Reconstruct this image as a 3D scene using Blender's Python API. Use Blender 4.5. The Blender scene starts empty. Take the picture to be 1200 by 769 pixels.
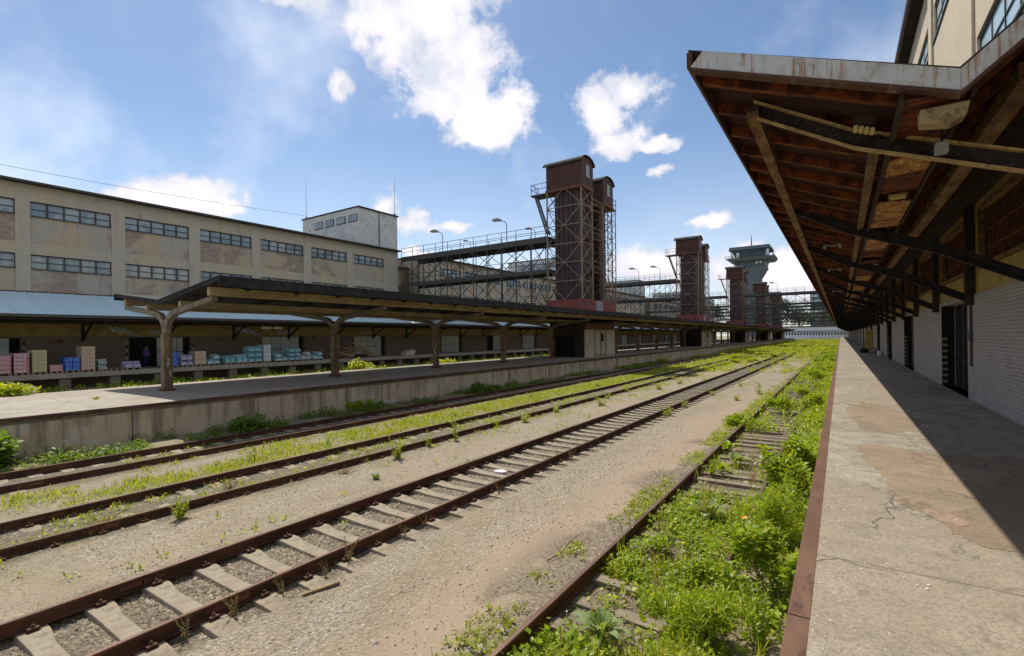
import bpy, math, random
import numpy as np
from mathutils import Vector, Matrix
random.seed(7); RS = np.random.RandomState(11)
scene = bpy.context.scene
COL = scene.collection
R = math.radians

# ------------------------------------------------------------------ camera
TH = math.atan(385/570.0); ROLL = 0.012
F_ = Vector((-math.sin(TH), math.cos(TH), 0)); R_ = Vector((math.cos(TH), math.sin(TH), 0)); U_ = Vector((0, 0, 1))
cx = math.cos(ROLL)*R_ - math.sin(ROLL)*U_
cy = math.sin(ROLL)*R_ + math.cos(ROLL)*U_
cam = bpy.data.cameras.new('camera'); cam_o = bpy.data.objects.new('camera', cam); COL.objects.link(cam_o)
m = Matrix(((cx.x, cy.x, -F_.x, 0), (cx.y, cy.y, -F_.y, 0), (cx.z, cy.z, -F_.z, 3.21), (0, 0, 0, 1)))
cam_o.matrix_world = m
cam.sensor_width = 36; cam.lens = 17.1; cam.shift_y = 0.00925; cam.clip_start = 0.05; cam.clip_end = 3000
scene.camera = cam_o

# ------------------------------------------------------------------ world, sun, exposure
SUNV = Vector((-0.54, 0.26, 1.0)).normalized()
world = bpy.data.worlds.new('World'); scene.world = world; world.use_nodes = True
nt = world.node_tree; nt.nodes.clear()
def wn(t, **k):
    n = nt.nodes.new(t)
    for a, b in k.items(): setattr(n, a, b)
    return n
def wmath(op, a, b=None, c=None, clamp=False):
    n = wn('ShaderNodeMath', operation=op, use_clamp=clamp)
    for i, v in enumerate((a, b, c)):
        if v is None: continue
        if isinstance(v, (int, float)): n.inputs[i].default_value = v
        else: nt.links.new(v, n.inputs[i])
    return n.outputs[0]
sky = wn('ShaderNodeTexSky', sky_type='NISHITA', sun_disc=False)
sky.sun_elevation = math.asin(SUNV.z); sky.sun_rotation = math.atan2(SUNV.x, SUNV.y)
sky.altitude = 300; sky.air_density = 1.0; sky.dust_density = 0.6; sky.ozone_density = 1.6
tc = wn('ShaderNodeTexCoord')
sep = wn('ShaderNodeSeparateXYZ'); nt.links.new(tc.outputs['Generated'], sep.inputs[0])
az = wmath('ARCTAN2', sep.outputs[0], sep.outputs[1]); el = wmath('ARCSINE', sep.outputs[2])
comb = wn('ShaderNodeCombineXYZ'); nt.links.new(az, comb.inputs[0]); nt.links.new(el, comb.inputs[1])
def wnoise(scale, det, rough, off=0):
    mp = wn('ShaderNodeMapping'); mp.inputs['Location'].default_value = (off, off*0.7, 0)
    nt.links.new(tc.outputs['Generated'], mp.inputs[0])
    n = wn('ShaderNodeTexNoise'); n.inputs['Scale'].default_value = scale; n.inputs['Detail'].default_value = det
    n.inputs['Roughness'].default_value = rough; nt.links.new(mp.outputs[0], n.inputs['Vector']); return n
nA = wnoise(9, 7, 0.62)
vsub = wn('ShaderNodeVectorMath', operation='SUBTRACT'); nt.links.new(nA.outputs['Color'], vsub.inputs[0]); vsub.inputs[1].default_value = (.5, .5, .5)
vsc = wn('ShaderNodeVectorMath', operation='MULTIPLY'); nt.links.new(vsub.outputs[0], vsc.inputs[0]); vsc.inputs[1].default_value = (.13, .10, 0)
vadd = wn('ShaderNodeVectorMath', operation='ADD'); nt.links.new(comb.outputs[0], vadd.inputs[0]); nt.links.new(vsc.outputs[0], vadd.inputs[1])
# azimuth, elevation, half width, half height, strength (degrees on the sky)
clouds = [(-45.5, 34.0, 5.6, 5.4, 1), (-40.5, 29.5, 5.0, 5.0, 1), (-36.8, 24.2, 4.4, 2.8, 1), (-50.5, 36, 5, 2.4, .95), (-41, 37, 6, 4, .9), (-36, 29.5, 2.4, 2.4, .8), (-42, 26.0, 4, 2.4, .95),
          (-57.2, 33.2, 3.3, 1.2, .95), (-53, 26.7, 1.1, 1.2, .72),
          (-20.0, 26.6, 2.8, 1.8, .9), (-23.0, 24.6, 2.4, 2.2, 1), (-21.8, 21.6, 2.8, 1.8, 1), (-17.8, 20.9, 2.2, .9, .95),
          (-70.5, 13.2, 3.8, 1.8, 1), (-67.5, 14.1, 3.2, 2.2, 1), (-73.5, 12.2, 2.4, .7, .9), (-64.5, 13.0, 2.2, 1.3, .95),
          (-48.2, 14.6, 1.9, 1.5, 1), (-46.2, 13.2, 2.2, 1.2, .95), (-41.2, 13.2, 2.0, .7, .9), (-44, 9.8, 3.2, .8, .9), (-12, 12.2, 2.4, .8, .95), (-17.2, 17.8, 1.4, .5, .75),
          (-17.5, 7.5, 6, 2.2, .9), (-5, 6.4, 6.5, 2.6, .95), (-28, 6.5, 5, 1.6, .8), (-55, 7, 10, 1.6, .7), (-96, 16, 9, 4, .8), (-125, 30, 16, 9, .9),
          (40, 24, 18, 9, .9), (75, 40, 20, 12, .9), (110, 26, 22, 10, .9), (150, 35, 22, 12, .9), (-160, 22, 20, 9, .9), (-100, 58, 12, 6, .7)]
cov = None
for a, e, rw, rh, st in clouds:
    s = wn('ShaderNodeVectorMath', operation='SUBTRACT'); nt.links.new(vadd.outputs[0], s.inputs[0]); s.inputs[1].default_value = (R(a), R(e), 0)
    k = wn('ShaderNodeVectorMath', operation='MULTIPLY'); nt.links.new(s.outputs[0], k.inputs[0]); k.inputs[1].default_value = (math.cos(R(e))/R(rw), 1/R(rh), 0)
    l = wn('ShaderNodeVectorMath', operation='LENGTH'); nt.links.new(k.outputs[0], l.inputs[0])
    v = wmath('MULTIPLY_ADD', l.outputs['Value'], -1.0, 1.62); v = wmath('MULTIPLY', v, st)
    cov = v if cov is None else wmath('MAXIMUM', cov, v)
nB = wnoise(20, 8, 0.62, 3.1)
nBs = wmath('MULTIPLY_ADD', nB.outputs['Fac'], 2.1, -1.1)
cv = wmath('ADD', cov, nBs)
sm = wn('ShaderNodeMapRange', interpolation_type='SMOOTHSTEP'); nt.links.new(cv, sm.inputs['Value']); sm.inputs['From Min'].default_value = .22; sm.inputs['From Max'].default_value = .85
# thin veil low over the horizon
veil = wn('ShaderNodeMapRange', interpolation_type='SMOOTHSTEP'); nt.links.new(el, veil.inputs['Value']); veil.inputs['From Min'].default_value = R(24); veil.inputs['From Max'].default_value = R(0)
nC = wnoise(3.5, 5, 0.55, 7.7)
veilf = wmath('MULTIPLY', veil.outputs[0], wmath('MULTIPLY_ADD', nC.outputs['Fac'], .7, -.05, clamp=True))
nD = wnoise(2.2, 5, 0.6, 1.7)
cir = wn('ShaderNodeMapRange', interpolation_type='SMOOTHSTEP'); nt.links.new(nD.outputs['Fac'], cir.inputs['Value']); cir.inputs['From Min'].default_value = .46; cir.inputs['From Max'].default_value = .75; cir.inputs['To Max'].default_value = .5
thin = wmath('MAXIMUM', veilf, cir.outputs[0])
hs = wn('ShaderNodeHueSaturation'); hs.inputs['Saturation'].default_value = 1.03; hs.inputs['Value'].default_value = .90
tint = wn('ShaderNodeMix', data_type='RGBA', blend_type='MULTIPLY'); tint.inputs[0].default_value = 1; tint.inputs[7].default_value = (.95, .975, .99, 1); nt.links.new(sky.outputs[0], tint.inputs[6]); nt.links.new(tint.outputs[2], hs.inputs['Color'])
nE = wnoise(11, 4, .55, 5.5)
crp = wn('ShaderNodeValToRGB'); nt.links.new(wmath('ADD', nE.outputs['Fac'], wmath('MULTIPLY_ADD', cv, .32, -.25)), crp.inputs[0])
crp.color_ramp.elements[0].position = .40; crp.color_ramp.elements[0].color = (5.4, 5.6, 6.3, 1)
crp.color_ramp.elements[1].position = .86; crp.color_ramp.elements[1].color = (9.0, 8.2, 8.6, 1)
mx0 = wn('ShaderNodeMix', data_type='RGBA'); nt.links.new(thin, mx0.inputs[0]); nt.links.new(hs.outputs[0], mx0.inputs[6]); mx0.inputs[7].default_value = (8.2, 8.6, 9.2, 1)
mx = wn('ShaderNodeMix', data_type='RGBA'); nt.links.new(sm.outputs[0], mx.inputs[0]); nt.links.new(mx0.outputs[2], mx.inputs[6]); nt.links.new(crp.outputs[0], mx.inputs[7])
bg = wn('ShaderNodeBackground'); bg.inputs[1].default_value = 0.098; nt.links.new(mx.outputs[2], bg.inputs[0])
wo = wn('ShaderNodeOutputWorld'); nt.links.new(bg.outputs[0], wo.inputs[0])
sun = bpy.data.lights.new('sun', 'SUN'); sun.energy = 3.5; sun.angle = R(.53); sun.color = (1, .94, .82)
sun_o = bpy.data.objects.new('sun', sun); COL.objects.link(sun_o); sun_o.rotation_euler = SUNV.to_track_quat('Z', 'Y').to_euler(); sun_o.location = (-30, 20, 60)
scene.view_settings.view_transform = 'Standard'; scene.view_settings.look = 'None'; scene.view_settings.gamma = 1; scene.view_settings.use_curve_mapping = False
scene.view_settings.exposure = 0.55
scene.cycles.max_bounces = 8; scene.cycles.diffuse_bounces = 4; scene.cycles.transparent_max_bounces = 4

# ------------------------------------------------------------------ mesh helpers
class MB:
    def __init__(s): s.v = []; s.f = []
    def box(s, x0, x1, y0, y1, z0, z1):
        if x1 < x0: x0, x1 = x1, x0
        if y1 < y0: y0, y1 = y1, y0
        if z1 < z0: z0, z1 = z1, z0
        n = len(s.v)
        s.v += [(x0, y0, z0), (x1, y0, z0), (x1, y1, z0), (x0, y1, z0), (x0, y0, z1), (x1, y0, z1), (x1, y1, z1), (x0, y1, z1)]
        s.f += [tuple(n+i for i in q) for q in ((0, 3, 2, 1), (4, 5, 6, 7), (0, 1, 5, 4), (1, 2, 6, 5), (2, 3, 7, 6), (3, 0, 4, 7))]
        return s
    def beam(s, a, b, w, h=None, up=(0, 0, 1)):
        a = Vector(a); b = Vector(b); h = w if h is None else h
        d = (b-a).normalized(); u = Vector(up)
        if abs(d.dot(u)) > .99: u = Vector((0, 1, 0))
        r = d.cross(u).normalized()*(w/2); u2 = r.cross(d).normalized()*(h/2)
        n = len(s.v)
        for p in (a, b):
            for q in (-r-u2, r-u2, r+u2, -r+u2): s.v.append(tuple(p+q))
        s.f += [(n, n+3, n+2, n+1), (n+4, n+5, n+6, n+7)]
        for i in range(4):
            j = (i+1) % 4; s.f.append((n+i, n+j, n+4+j, n+4+i))
        return s
    def prism(s, poly, a0, a1, axis='y'):
        """poly in the two other axes: axis y -> (x,z); axis x -> (y,z); axis z -> (x,y)"""
        n = len(s.v); k = len(poly)
        for t in (a0, a1):
            for p in poly:
                s.v.append((p[0], t, p[1]) if axis == 'y' else ((t, p[0], p[1]) if axis == 'x' else (p[0], p[1], t)))
        s.f += [tuple(range(n+k-1, n-1, -1)), tuple(range(n+k, n+2*k))]
        for i in range(k):
            j = (i+1) % k; s.f.append((n+i, n+j, n+k+j, n+k+i))
        return s
    def tube(s, pts, r, seg=8, r2=None):
        n0 = len(s.v); pts = [Vector(p) for p in pts]
        for i, p in enumerate(pts):
            d = (pts[min(i+1, len(pts)-1)]-pts[max(i-1, 0)]).normalized()
            u = Vector((0, 0, 1)) if abs(d.z) < .95 else Vector((1, 0, 0))
            a = d.cross(u).normalized(); b = a.cross(d)
            rr = r if r2 is None else r+(r2-r)*i/(len(pts)-1)
            for k in range(seg):
                t = 2*math.pi*k/seg; s.v.append(tuple(p+a*math.cos(t)*rr+b*math.sin(t)*rr))
        for i in range(len(pts)-1):
            for k in range(seg):
                q = n0+i*seg; s.f.append((q+k, q+(k+1) % seg, q+seg+(k+1) % seg, q+seg+k))
        s.f += [tuple(n0+k for k in range(seg))[::-1], tuple(n0+(len(pts)-1)*seg+k for k in range(seg))]
        return s
    def quad(s, *p):
        n = len(s.v); s.v += [tuple(q) for q in p]; s.f.append(tuple(range(n, n+len(p)))); return s
    def build(s, name, mat, parent=None, bevel=0, smooth=False, loc=None, **tags):
        me = bpy.data.meshes.new(name)
        o = bpy.data.objects.new(name, me); COL.objects.link(o)
        L = Vector((0, 0, 0))
        if parent is not None:
            o.parent = parent; L = Vector(parent.get('_o', parent.location)) if parent.parent is None else Vector(parent['_o'])
            o['_o'] = tuple(L)
        elif loc is not None:
            L = Vector(loc); o.location = L; o['_o'] = tuple(L)
        else: o['_o'] = (0., 0., 0.)
        vs = [(x-L.x, y-L.y, z-L.z) for x, y, z in s.v]
        me.from_pydata(vs, [], s.f); me.materials.append(mat)
        if smooth:
            me.polygons.foreach_set('use_smooth', [True]*len(me.polygons))
        me.update()
        if bevel:
            md = o.modifiers.new('bevel', 'BEVEL'); md.width = bevel; md.segments = 2; md.limit_method = 'ANGLE'
        for k, v in tags.items(): o[k] = v
        return o

def thing(name, label, cat, loc=(0, 0, 0), group=None):
    o = bpy.data.objects.new(name, None); COL.objects.link(o); o.location = loc; o['_o'] = tuple(float(t) for t in loc)
    o['label'] = label; o['category'] = cat; o.empty_display_size = .3
    if group: o['group'] = group
    return o
def tag(o, label, cat, group=None):
    o['label'] = label; o['category'] = cat
    if group: o['group'] = group
    return o
def dup(o, loc=None, rz=None, label=None, scale=None, parent=None, group=None):
    c = o.copy(); COL.objects.link(c)
    if parent is not None: c.parent = parent
    if loc is not None: c.location = loc
    if rz is not None: c.rotation_euler = (0, 0, rz)
    if scale is not None: c.scale = scale if hasattr(scale, '__len__') else (scale,)*3
    if label: c['label'] = label
    if group: c['group'] = group
    for ch in list(o.children): dup(ch, parent=c)
    return c

# numpy value noise
_perm = RS.rand(512, 512)
def vnoise(x, y, sc):
    x = np.asarray(x)*sc+100.5; y = np.asarray(y)*sc+77.3
    xi = np.floor(x).astype(int); yi = np.floor(y).astype(int); fx = x-xi; fy = y-yi
    fx = fx*fx*(3-2*fx); fy = fy*fy*(3-2*fy)
    g = lambda a, b: _perm[a % 512, b % 512]
    return (g(xi, yi)*(1-fx)+g(xi+1, yi)*fx)*(1-fy)+(g(xi, yi+1)*(1-fx)+g(xi+1, yi+1)*fx)*fy
def fbm(x, y, sc, o=3):
    r = 0; a = .5; t = 0
    for i in range(o): r = r+a*vnoise(x, y, sc*2**i); t += a; a *= .5
    return r/t

# ------------------------------------------------------------------ materials
class M:
    def __init__(s, name, rough=.8, metal=0, spec=.3):
        s.m = bpy.data.materials.new(name); s.m.use_nodes = True; s.nt = s.m.node_tree
        s.b = s.nt.nodes['Principled BSDF']; s.b.inputs['Roughness'].default_value = rough; s.b.inputs['Metallic'].default_value = metal
        s.b.inputs['Specular IOR Level'].default_value = spec
        s.tc = s.nt.nodes.new('ShaderNodeTexCoord'); s.co = s.tc.outputs['Object']
    def n(s, t, **k):
        q = s.nt.nodes.new(t)
        for a, b in k.items(): setattr(q, a, b)
        return q
    def mapv(s, scale=(1, 1, 1), co=None):
        q = s.n('ShaderNodeMapping'); q.inputs['Scale'].default_value = scale; s.nt.links.new(co or s.co, q.inputs[0]); return q.outputs[0]
    def noise(s, scale, det=4, rough=.55, stretch=(1, 1, 1), co=None, dist=0):
        q = s.n('ShaderNodeTexNoise'); q.inputs['Scale'].default_value = scale; q.inputs['Detail'].default_value = det; q.inputs['Roughness'].default_value = rough
        q.inputs['Distortion'].default_value = dist
        s.nt.links.new(s.mapv(stretch, co), q.inputs['Vector']); return q.outputs['Fac']
    def voro(s, scale, feat='F1', stretch=(1, 1, 1), out='Distance'):
        q = s.n('ShaderNodeTexVoronoi', feature=feat); q.inputs['Scale'].default_value = scale
        s.nt.links.new(s.mapv(stretch), q.inputs['Vector']); return q.outputs[out]
    def step(s, v, a, b, lo=0., hi=1.):
        q = s.n('ShaderNodeMapRange', interpolation_type='SMOOTHSTEP'); s.nt.links.new(v, q.inputs['Value'])
        q.inputs['From Min'].default_value = a; q.inputs['From Max'].default_value = b; q.inputs['To Min'].default_value = lo; q.inputs['To Max'].default_value = hi
        return q.outputs[0]
    def math(s, op, a, b=0.):
        q = s.n('ShaderNodeMath', operation=op)
        for i, v in enumerate((a, b)):
            if isinstance(v, (int, float)): q.inputs[i].default_value = v
            else: s.nt.links.new(v, q.inputs[i])
        return q.outputs[0]
    def mix(s, f, a, b, mode='MIX'):
        q = s.n('ShaderNodeMix', data_type='RGBA', blend_type=mode)
        for i, v in ((0, f), (6, a), (7, b)):
            if isinstance(v, (int, float)): q.inputs[i].default_value = v
            elif isinstance(v, tuple): q.inputs[i].default_value = v if len(v) == 4 else v+(1,)
            else: s.nt.links.new(v, q.inputs[i])
        return q.outputs[2]
    def col(s, v):
        if isinstance(v, tuple): s.b.inputs['Base Color'].default_value = v+(1,)
        else: s.nt.links.new(v, s.b.inputs['Base Color'])
        return s
    def rgh(s, v): s.nt.links.new(v, s.b.inputs['Roughness']); return s
    def bump(s, v, st=.4, d=.02):
        q = s.n('ShaderNodeBump'); q.inputs['Strength'].default_value = st; q.inputs['Distance'].default_value = d
        s.nt.links.new(v, q.inputs['Height']); s.nt.links.new(q.outputs[0], s.b.inputs['Normal']); return s
    def island(s):
        return s.n('ShaderNodeNewGeometry').outputs['Random Per Island']

def simple(name, c1, c2, sc=3, rough=.8, metal=0, bump=.15, stretch=(1, 1, 1), c3=None, spec=.3, det=5):
    a = M(name, rough, metal, spec); n1 = a.noise(sc, det, .6, stretch)
    c = a.mix(a.step(n1, .38, .62), c1, c2)
    if c3: c = a.mix(a.step(a.noise(sc*2.7, 5, .65, stretch), .55, .68), c, c3)
    a.col(c)
    if bump: a.bump(a.noise(sc*8, 4, .6, stretch), bump, .01)
    return a.m

MT = {}
MT['rail'] = simple('rusty_rail', (.075, .035, .022), (.13, .06, .035), 6, .7, .2, .3, (1, .3, 1), (.045, .025, .02))
MT['railtop'] = simple('worn_rail_top', (.13, .075, .05), (.18, .11, .08), 4, .5, .5, .1, (1, .2, 1))
MT['rust'] = simple('rusty_steel', (.12, .05, .03), (.2, .09, .055), 5, .75, .1, .3, (1, 1, 1), (.07, .035, .03))
MT['rust_edge'] = simple('rusty_platform_edge', (.125, .066, .042), (.165, .09, .058), 3, .7, .1, .25, (1, .3, 1), (.085, .045, .03))
MT['dark_edge'] = simple('dark_rusty_nosing', (.075, .035, .025), (.115, .06, .04), 2, .8, .05, .3, (1, .3, 1), (.16, .13, .09))
MT['dark_steel'] = simple('dark_painted_steel', (.06, .062, .058), (.085, .082, .075), 3, .6, .2, .1, c3=(.09, .06, .05))
MT['lattice'] = simple('weathered_lattice_steel', (.25, .19, .135), (.31, .25, .18), 4, .7, .1, .1, c3=(.18, .08, .055))
MT['maroon'] = simple('maroon_tower_sheet', (.062, .027, .022), (.082, .037, .028), 1.5, .7, .05, .1, (1, 1, .4), (.05, .02, .022))
MT['shaft'] = simple('dark_violet_brown_shaft_sheet', (.062, .038, .038), (.08, .052, .05), .8, .7, .05, .1, (1, 1, .5), (.13, .058, .036))
MT['red_base'] = simple('faded_red_panel', (.25, .07, .06), (.19, .05, .045), 1.5, .7, 0, .1, (1, 1, .5), (.3, .14, .12))
MT['roof_black'] = simple('black_roofing_and_soffit_shade', (.02, .018, .02), (.035, .032, .034), 3, .85, 0, .3)  # tar roofing; also paints the shade under the middle canopy
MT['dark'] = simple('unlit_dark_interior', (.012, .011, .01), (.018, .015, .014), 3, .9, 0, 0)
MT['cream_beam'] = simple('yellowed_cream_beam', (.46, .37, .20), (.34, .26, .14), 2.2, .75, 0, .25, (1, .4, 1), (.15, .10, .055))
MT['brown_wood'] = simple('dark_brown_weathered_wood', (.028, .018, .013), (.05, .032, .02), 3, .85, 0, .4, (1, .15, 1), (.018, .012, .01))
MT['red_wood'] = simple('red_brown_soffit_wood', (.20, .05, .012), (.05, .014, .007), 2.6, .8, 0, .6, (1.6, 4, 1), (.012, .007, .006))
MT['ochre_steel'] = simple('ochre_peeling_paint', (.27, .165, .065), (.12, .06, .028), 5, .75, 0, .6, (1, .4, 1), (.03, .018, .012))
MT['channel'] = simple('corroded_bracket_steel', (.014, .012, .012), (.034, .024, .02), 6, .7, .1, .6, c3=(.09, .06, .045))
MT['flange'] = simple('ochre_flange_paint', (.46, .33, .14), (.32, .20, .09), 4, .75, 0, .4, c3=(.10, .055, .035))
MT['soffit_boards'] = simple('shade_black_soffit_boards', (.022, .012, .01), (.05, .018, .011), 5, .85, 0, .6, (.5, 5, 1), (.20, .055, .018))  # boards darkened so the gaps between rafters read as shade
MT['gutter_wood'] = simple('peeling_orange_white_boards', (.50, .24, .06), (.24, .08, .022), 3.5, .75, 0, .7, (1.5, 1, 1), (.70, .60, .40))
MT['yellow_box'] = simple('yellowed_lamp_housing', (.5, .42, .16), (.42, .33, .11), 6, .6, 0, .1)
MT['grey_box'] = simple('pale_grey_box', (.34, .34, .32), (.25, .25, .23), 6, .6, 0, .1)
MT['ochre_wall'] = simple('ochre_plaster_band', (.42, .31, .10), (.33, .24, .075), 1.5, .85, 0, .3, c3=(.22, .16, .06))
MT['ochre_wall_dull'] = simple('dull_ochre_band', (.36, .27, .10), (.28, .21, .085), 1.5, .85, 0, .3, c3=(.18, .13, .06))
MT['pale_door'] = simple('pale_grey_green_door', (.52, .55, .50), (.44, .47, .43), 1.2, .7, 0, .05)
MT['tan_door'] = simple('tan_sliding_door', (.45, .36, .25), (.36, .28, .19), 1.2, .7, 0, .05)
MT['white_block'] = simple('off_white_render', (.62, .62, .59), (.54, .54, .52), .5, .85, 0, .15, c3=(.28, .27, .25))
MT['white_low'] = simple('white_painted_facade', (.80, .81, .83), (.75, .76, .79), .3, .8, 0, 0)
MT['white_plastic'] = simple('white_plastic', (.7, .7, .7), (.6, .6, .62), 5, .5, 0, 0)
MT['tower_conc'] = simple('haze_blue_tower_concrete', (.12, .15, .172), (.10, .13, .15), .1, .8, 0, 0)  # distance haze mixed into the concrete colour as blue-grey
MT['tower_dark'] = simple('haze_blue_tower_glazing', (.06, .095, .12), (.05, .08, .10), .2, .4, 0, 0)  # glazing tinted with the same painted haze
MT['wood_pale'] = simple('pale_pallet_wood', (.30, .22, .13), (.22, .16, .10), 6, .85, 0, .2)
MT['heap_wood'] = simple('splintered_brown_timber', (.42, .28, .15), (.30, .19, .10), 4, .85, 0, .3)
MT['skin'] = simple('skin', (.35, .2, .14), (.33, .19, .13), 4, .6, 0, 0)
MT['purple'] = simple('purple_cloth', (.13, .07, .24), (.10, .05, .18), 6, .9, 0, .1)
MT['navy'] = simple('navy_cloth', (.02, .02, .05), (.03, .03, .07), 6, .9, 0, .1)
MT['hair'] = simple('dark_hair', (.02, .015, .01), (.03, .02, .015), 20, .8, 0, 0)
MT['beige_shutter'] = simple('yellowed_shutter_stripe', (.24, .21, .13), (.2, .17, .11), 5, .7, 0, .1)
MT['litter'] = simple('white_litter_plastic', (.7, .7, .68), (.6, .6, .6), 4, .6, 0, 0)
MT['twig'] = simple('dry_grey_twig', (.12, .09, .065), (.16, .12, .09), 9, .9, 0, .1)
MT['dirt_pipe'] = simple('grey_zinc_gutter', (.12, .10, .09), (.16, .13, .12), 2, .6, .3, .1)

# glass
a = M('blue_grey_window_glass', .12, 0, .6); isl = a.noise(.9, 2, .5)
v = a.voro(.92, out='Color'); sp = a.n('ShaderNodeSeparateColor'); a.nt.links.new(v, sp.inputs[0])
a.col(a.mix(a.step(sp.outputs[0], .2, .8), (.22, .28, .31), (.36, .41, .43))); MT['glass'] = a.m
a = M('dirty_pale_window_glass', .25, 0, .5); a.col(a.mix(a.step(a.noise(1.1, 3, .5, (1, 1, .2)), .42, .6), (.26, .32, .35), (.46, .47, .42))); MT['glass_pale'] = a.m
MT['frame'] = simple('dark_green_window_frame', (.05, .06, .055), (.07, .08, .07), 4, .6, 0, 0)
MT['sky_glass'] = simple('sky_reflection_glass', (.42, .56, .62), (.5, .62, .66), .6, .15, 0, 0, spec=.8)  # pale blue base colour imitates sky reflected in the panes
MT['black_glass'] = simple('near_black_window', (.03, .018, .014), (.05, .025, .018), 2, .35, 0, .1, (1, 9, 1))  # near-black panes with fine streaks

# galvanised fascia with rust streaks
a = M('grey_painted_fascia', .55, .2); st = a.noise(14, 6, .65, (1, 1, .12)); sx = a.noise(2.1, 3, .5)
c = a.mix(a.noise(4, 4, .6), (.46, .48, .47), (.55, .56, .55))
c = a.mix(a.math('MULTIPLY', a.step(a.math('MULTIPLY', a.noise(26, 6, .72, (1, 1, .06)), a.math('ADD', sx, .45)), .47, .62), .85), c, (.30, .15, .06)); c = a.mix(a.math('MULTIPLY', a.step(a.noise(6, 6, .75), .5, .66), .5), c, (.24, .17, .11)); c = a.mix(a.step(a.noise(30, 5, .7), .66, .72), c, (.12, .06, .035)); a.col(c); a.bump(a.noise(20, 3), .1, .005); MT['fascia'] = a.m

# sheet roof, reflected sky blue painted into its colour
a = M('sky_tinted_sheet_roof', .45, 0, .5); a.col(a.mix(a.noise(.6, 4, .6, (1, 1, 1)), (.46, .63, .67), (.62, .76, .78)));
MT['sheet'] = a.m

# facade plaster: grey, sand, exposed brick patches
def brickvec(a, sc):
    sp = a.n('ShaderNodeSeparateXYZ'); a.nt.links.new(a.co, sp.inputs[0])
    cb = a.n('ShaderNodeCombineXYZ'); a.nt.links.new(a.math('ADD', sp.outputs[0], sp.outputs[1]), cb.inputs[0]); a.nt.links.new(sp.outputs[2], cb.inputs[1])
    b = a.n('ShaderNodeTexBrick'); a.nt.links.new(cb.outputs[0], b.inputs['Vector']); b.inputs['Scale'].default_value = 1
    b.inputs['Brick Width'].default_value = .29*sc; b.inputs['Row Height'].default_value = .077*sc; b.inputs['Mortar Size'].default_value = .011*sc; b.inputs['Mortar Smooth'].default_value = .3
    b.inputs['Bias'].default_value = 0
    return b
def facade_mat(name, sand, grey, brick, bth):
    a = M(name, .88)
    p1 = a.noise(.33, 6, .6, dist=.3); p2 = a.noise(.21, 7, .66, (1, 1, 1.4), dist=.3); fine = a.noise(9, 5, .7)
    c = a.mix(a.step(p1, .44, .54), sand, grey)
    b = brickvec(a, 1.3); b.inputs['Color1'].default_value = brick+(1,); b.inputs['Color2'].default_value = tuple(t*.72 for t in brick)+(1,); b.inputs['Mortar'].default_value = (.26, .235, .21, 1)
    c = a.mix(a.step(p2, bth-.01, bth+.045), c, b.outputs['Color'])
    c = a.mix(a.math('MULTIPLY', a.step(fine, .35, .75), .35), c, (.17, .15, .12))
    c = a.mix(a.math('MULTIPLY', a.step(a.noise(1.6, 5, .7, (1, 1, .18)), .52, .72), .4), c, (.16, .14, .12))
    a.col(c); a.bump(fine, .25, .02); return a.m
MT['plaster'] = facade_mat('weathered_sand_plaster', (.50, .42, .295), (.46, .41, .325), (.42, .31, .23), .72)
MT['spandrel'] = facade_mat('patchy_brick_and_plaster', (.47, .38, .26), (.42, .38, .32), (.41, .31, .235), .5)
MT['pilaster'] = facade_mat('grey_cement_pilaster', (.46, .41, .315), (.48, .43, .345), (.25, .18, .14), .85)
MT['sunny_plaster'] = facade_mat('smooth_cream_plaster', (.56, .47, .35), (.53, .455, .34), (.4, .3, .22), .95)

def brick_mat(name, c1, c2, mort, wash, wf, sc=1.0):
    a = M(name, .85); b = brickvec(a, sc)
    b.inputs['Color1'].default_value = c1+(1,); b.inputs['Color2'].default_value = c2+(1,); b.inputs['Mortar'].default_value = mort+(1,)
    c = a.mix(a.step(a.noise(1.1, 6, .65), .35, .65, 0, wf), b.outputs['Color'], wash)
    c = a.mix(a.math('MULTIPLY', a.step(a.noise(5, 5, .7), .5, .75), .35), c, tuple(t*.55 for t in wash))
    c = a.mix(a.math('MULTIPLY', a.step(a.noise(24, 3, .7), .55, .7), .25), c, (.5, .47, .42))
    a.col(c); inv = a.math('SUBTRACT', 1., b.outputs['Fac']); a.bump(a.math('ADD', inv, a.math('MULTIPLY', a.noise(25, 4, .6), .5)), .75, .012); return a.m
MT['white_brick'] = brick_mat('dirty_whitewashed_brick', (.36, .285, .25), (.27, .205, .18), (.46, .44, .40), (.40, .365, .33), .38, 1.15)
MT['dark_brick'] = brick_mat('sooty_brown_brick', (.25, .175, .125), (.17, .12, .09), (.17, .145, .115), (.19, .16, .12), .5, 1.4)

# hazard stripes
a = M('hazard_stripes', .7); sp = a.n('ShaderNodeSeparateXYZ'); a.nt.links.new(a.co, sp.inputs[0])
w = a.math('FRACT', a.math('MULTIPLY', a.math('ADD', sp.outputs[2], a.math('MULTIPLY', sp.outputs[1], .9)), 1.6)); a.col(a.mix(a.step(w, .48, .52), (.05, .045, .04), (.30, .28, .23))); MT['hazard'] = a.m

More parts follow.
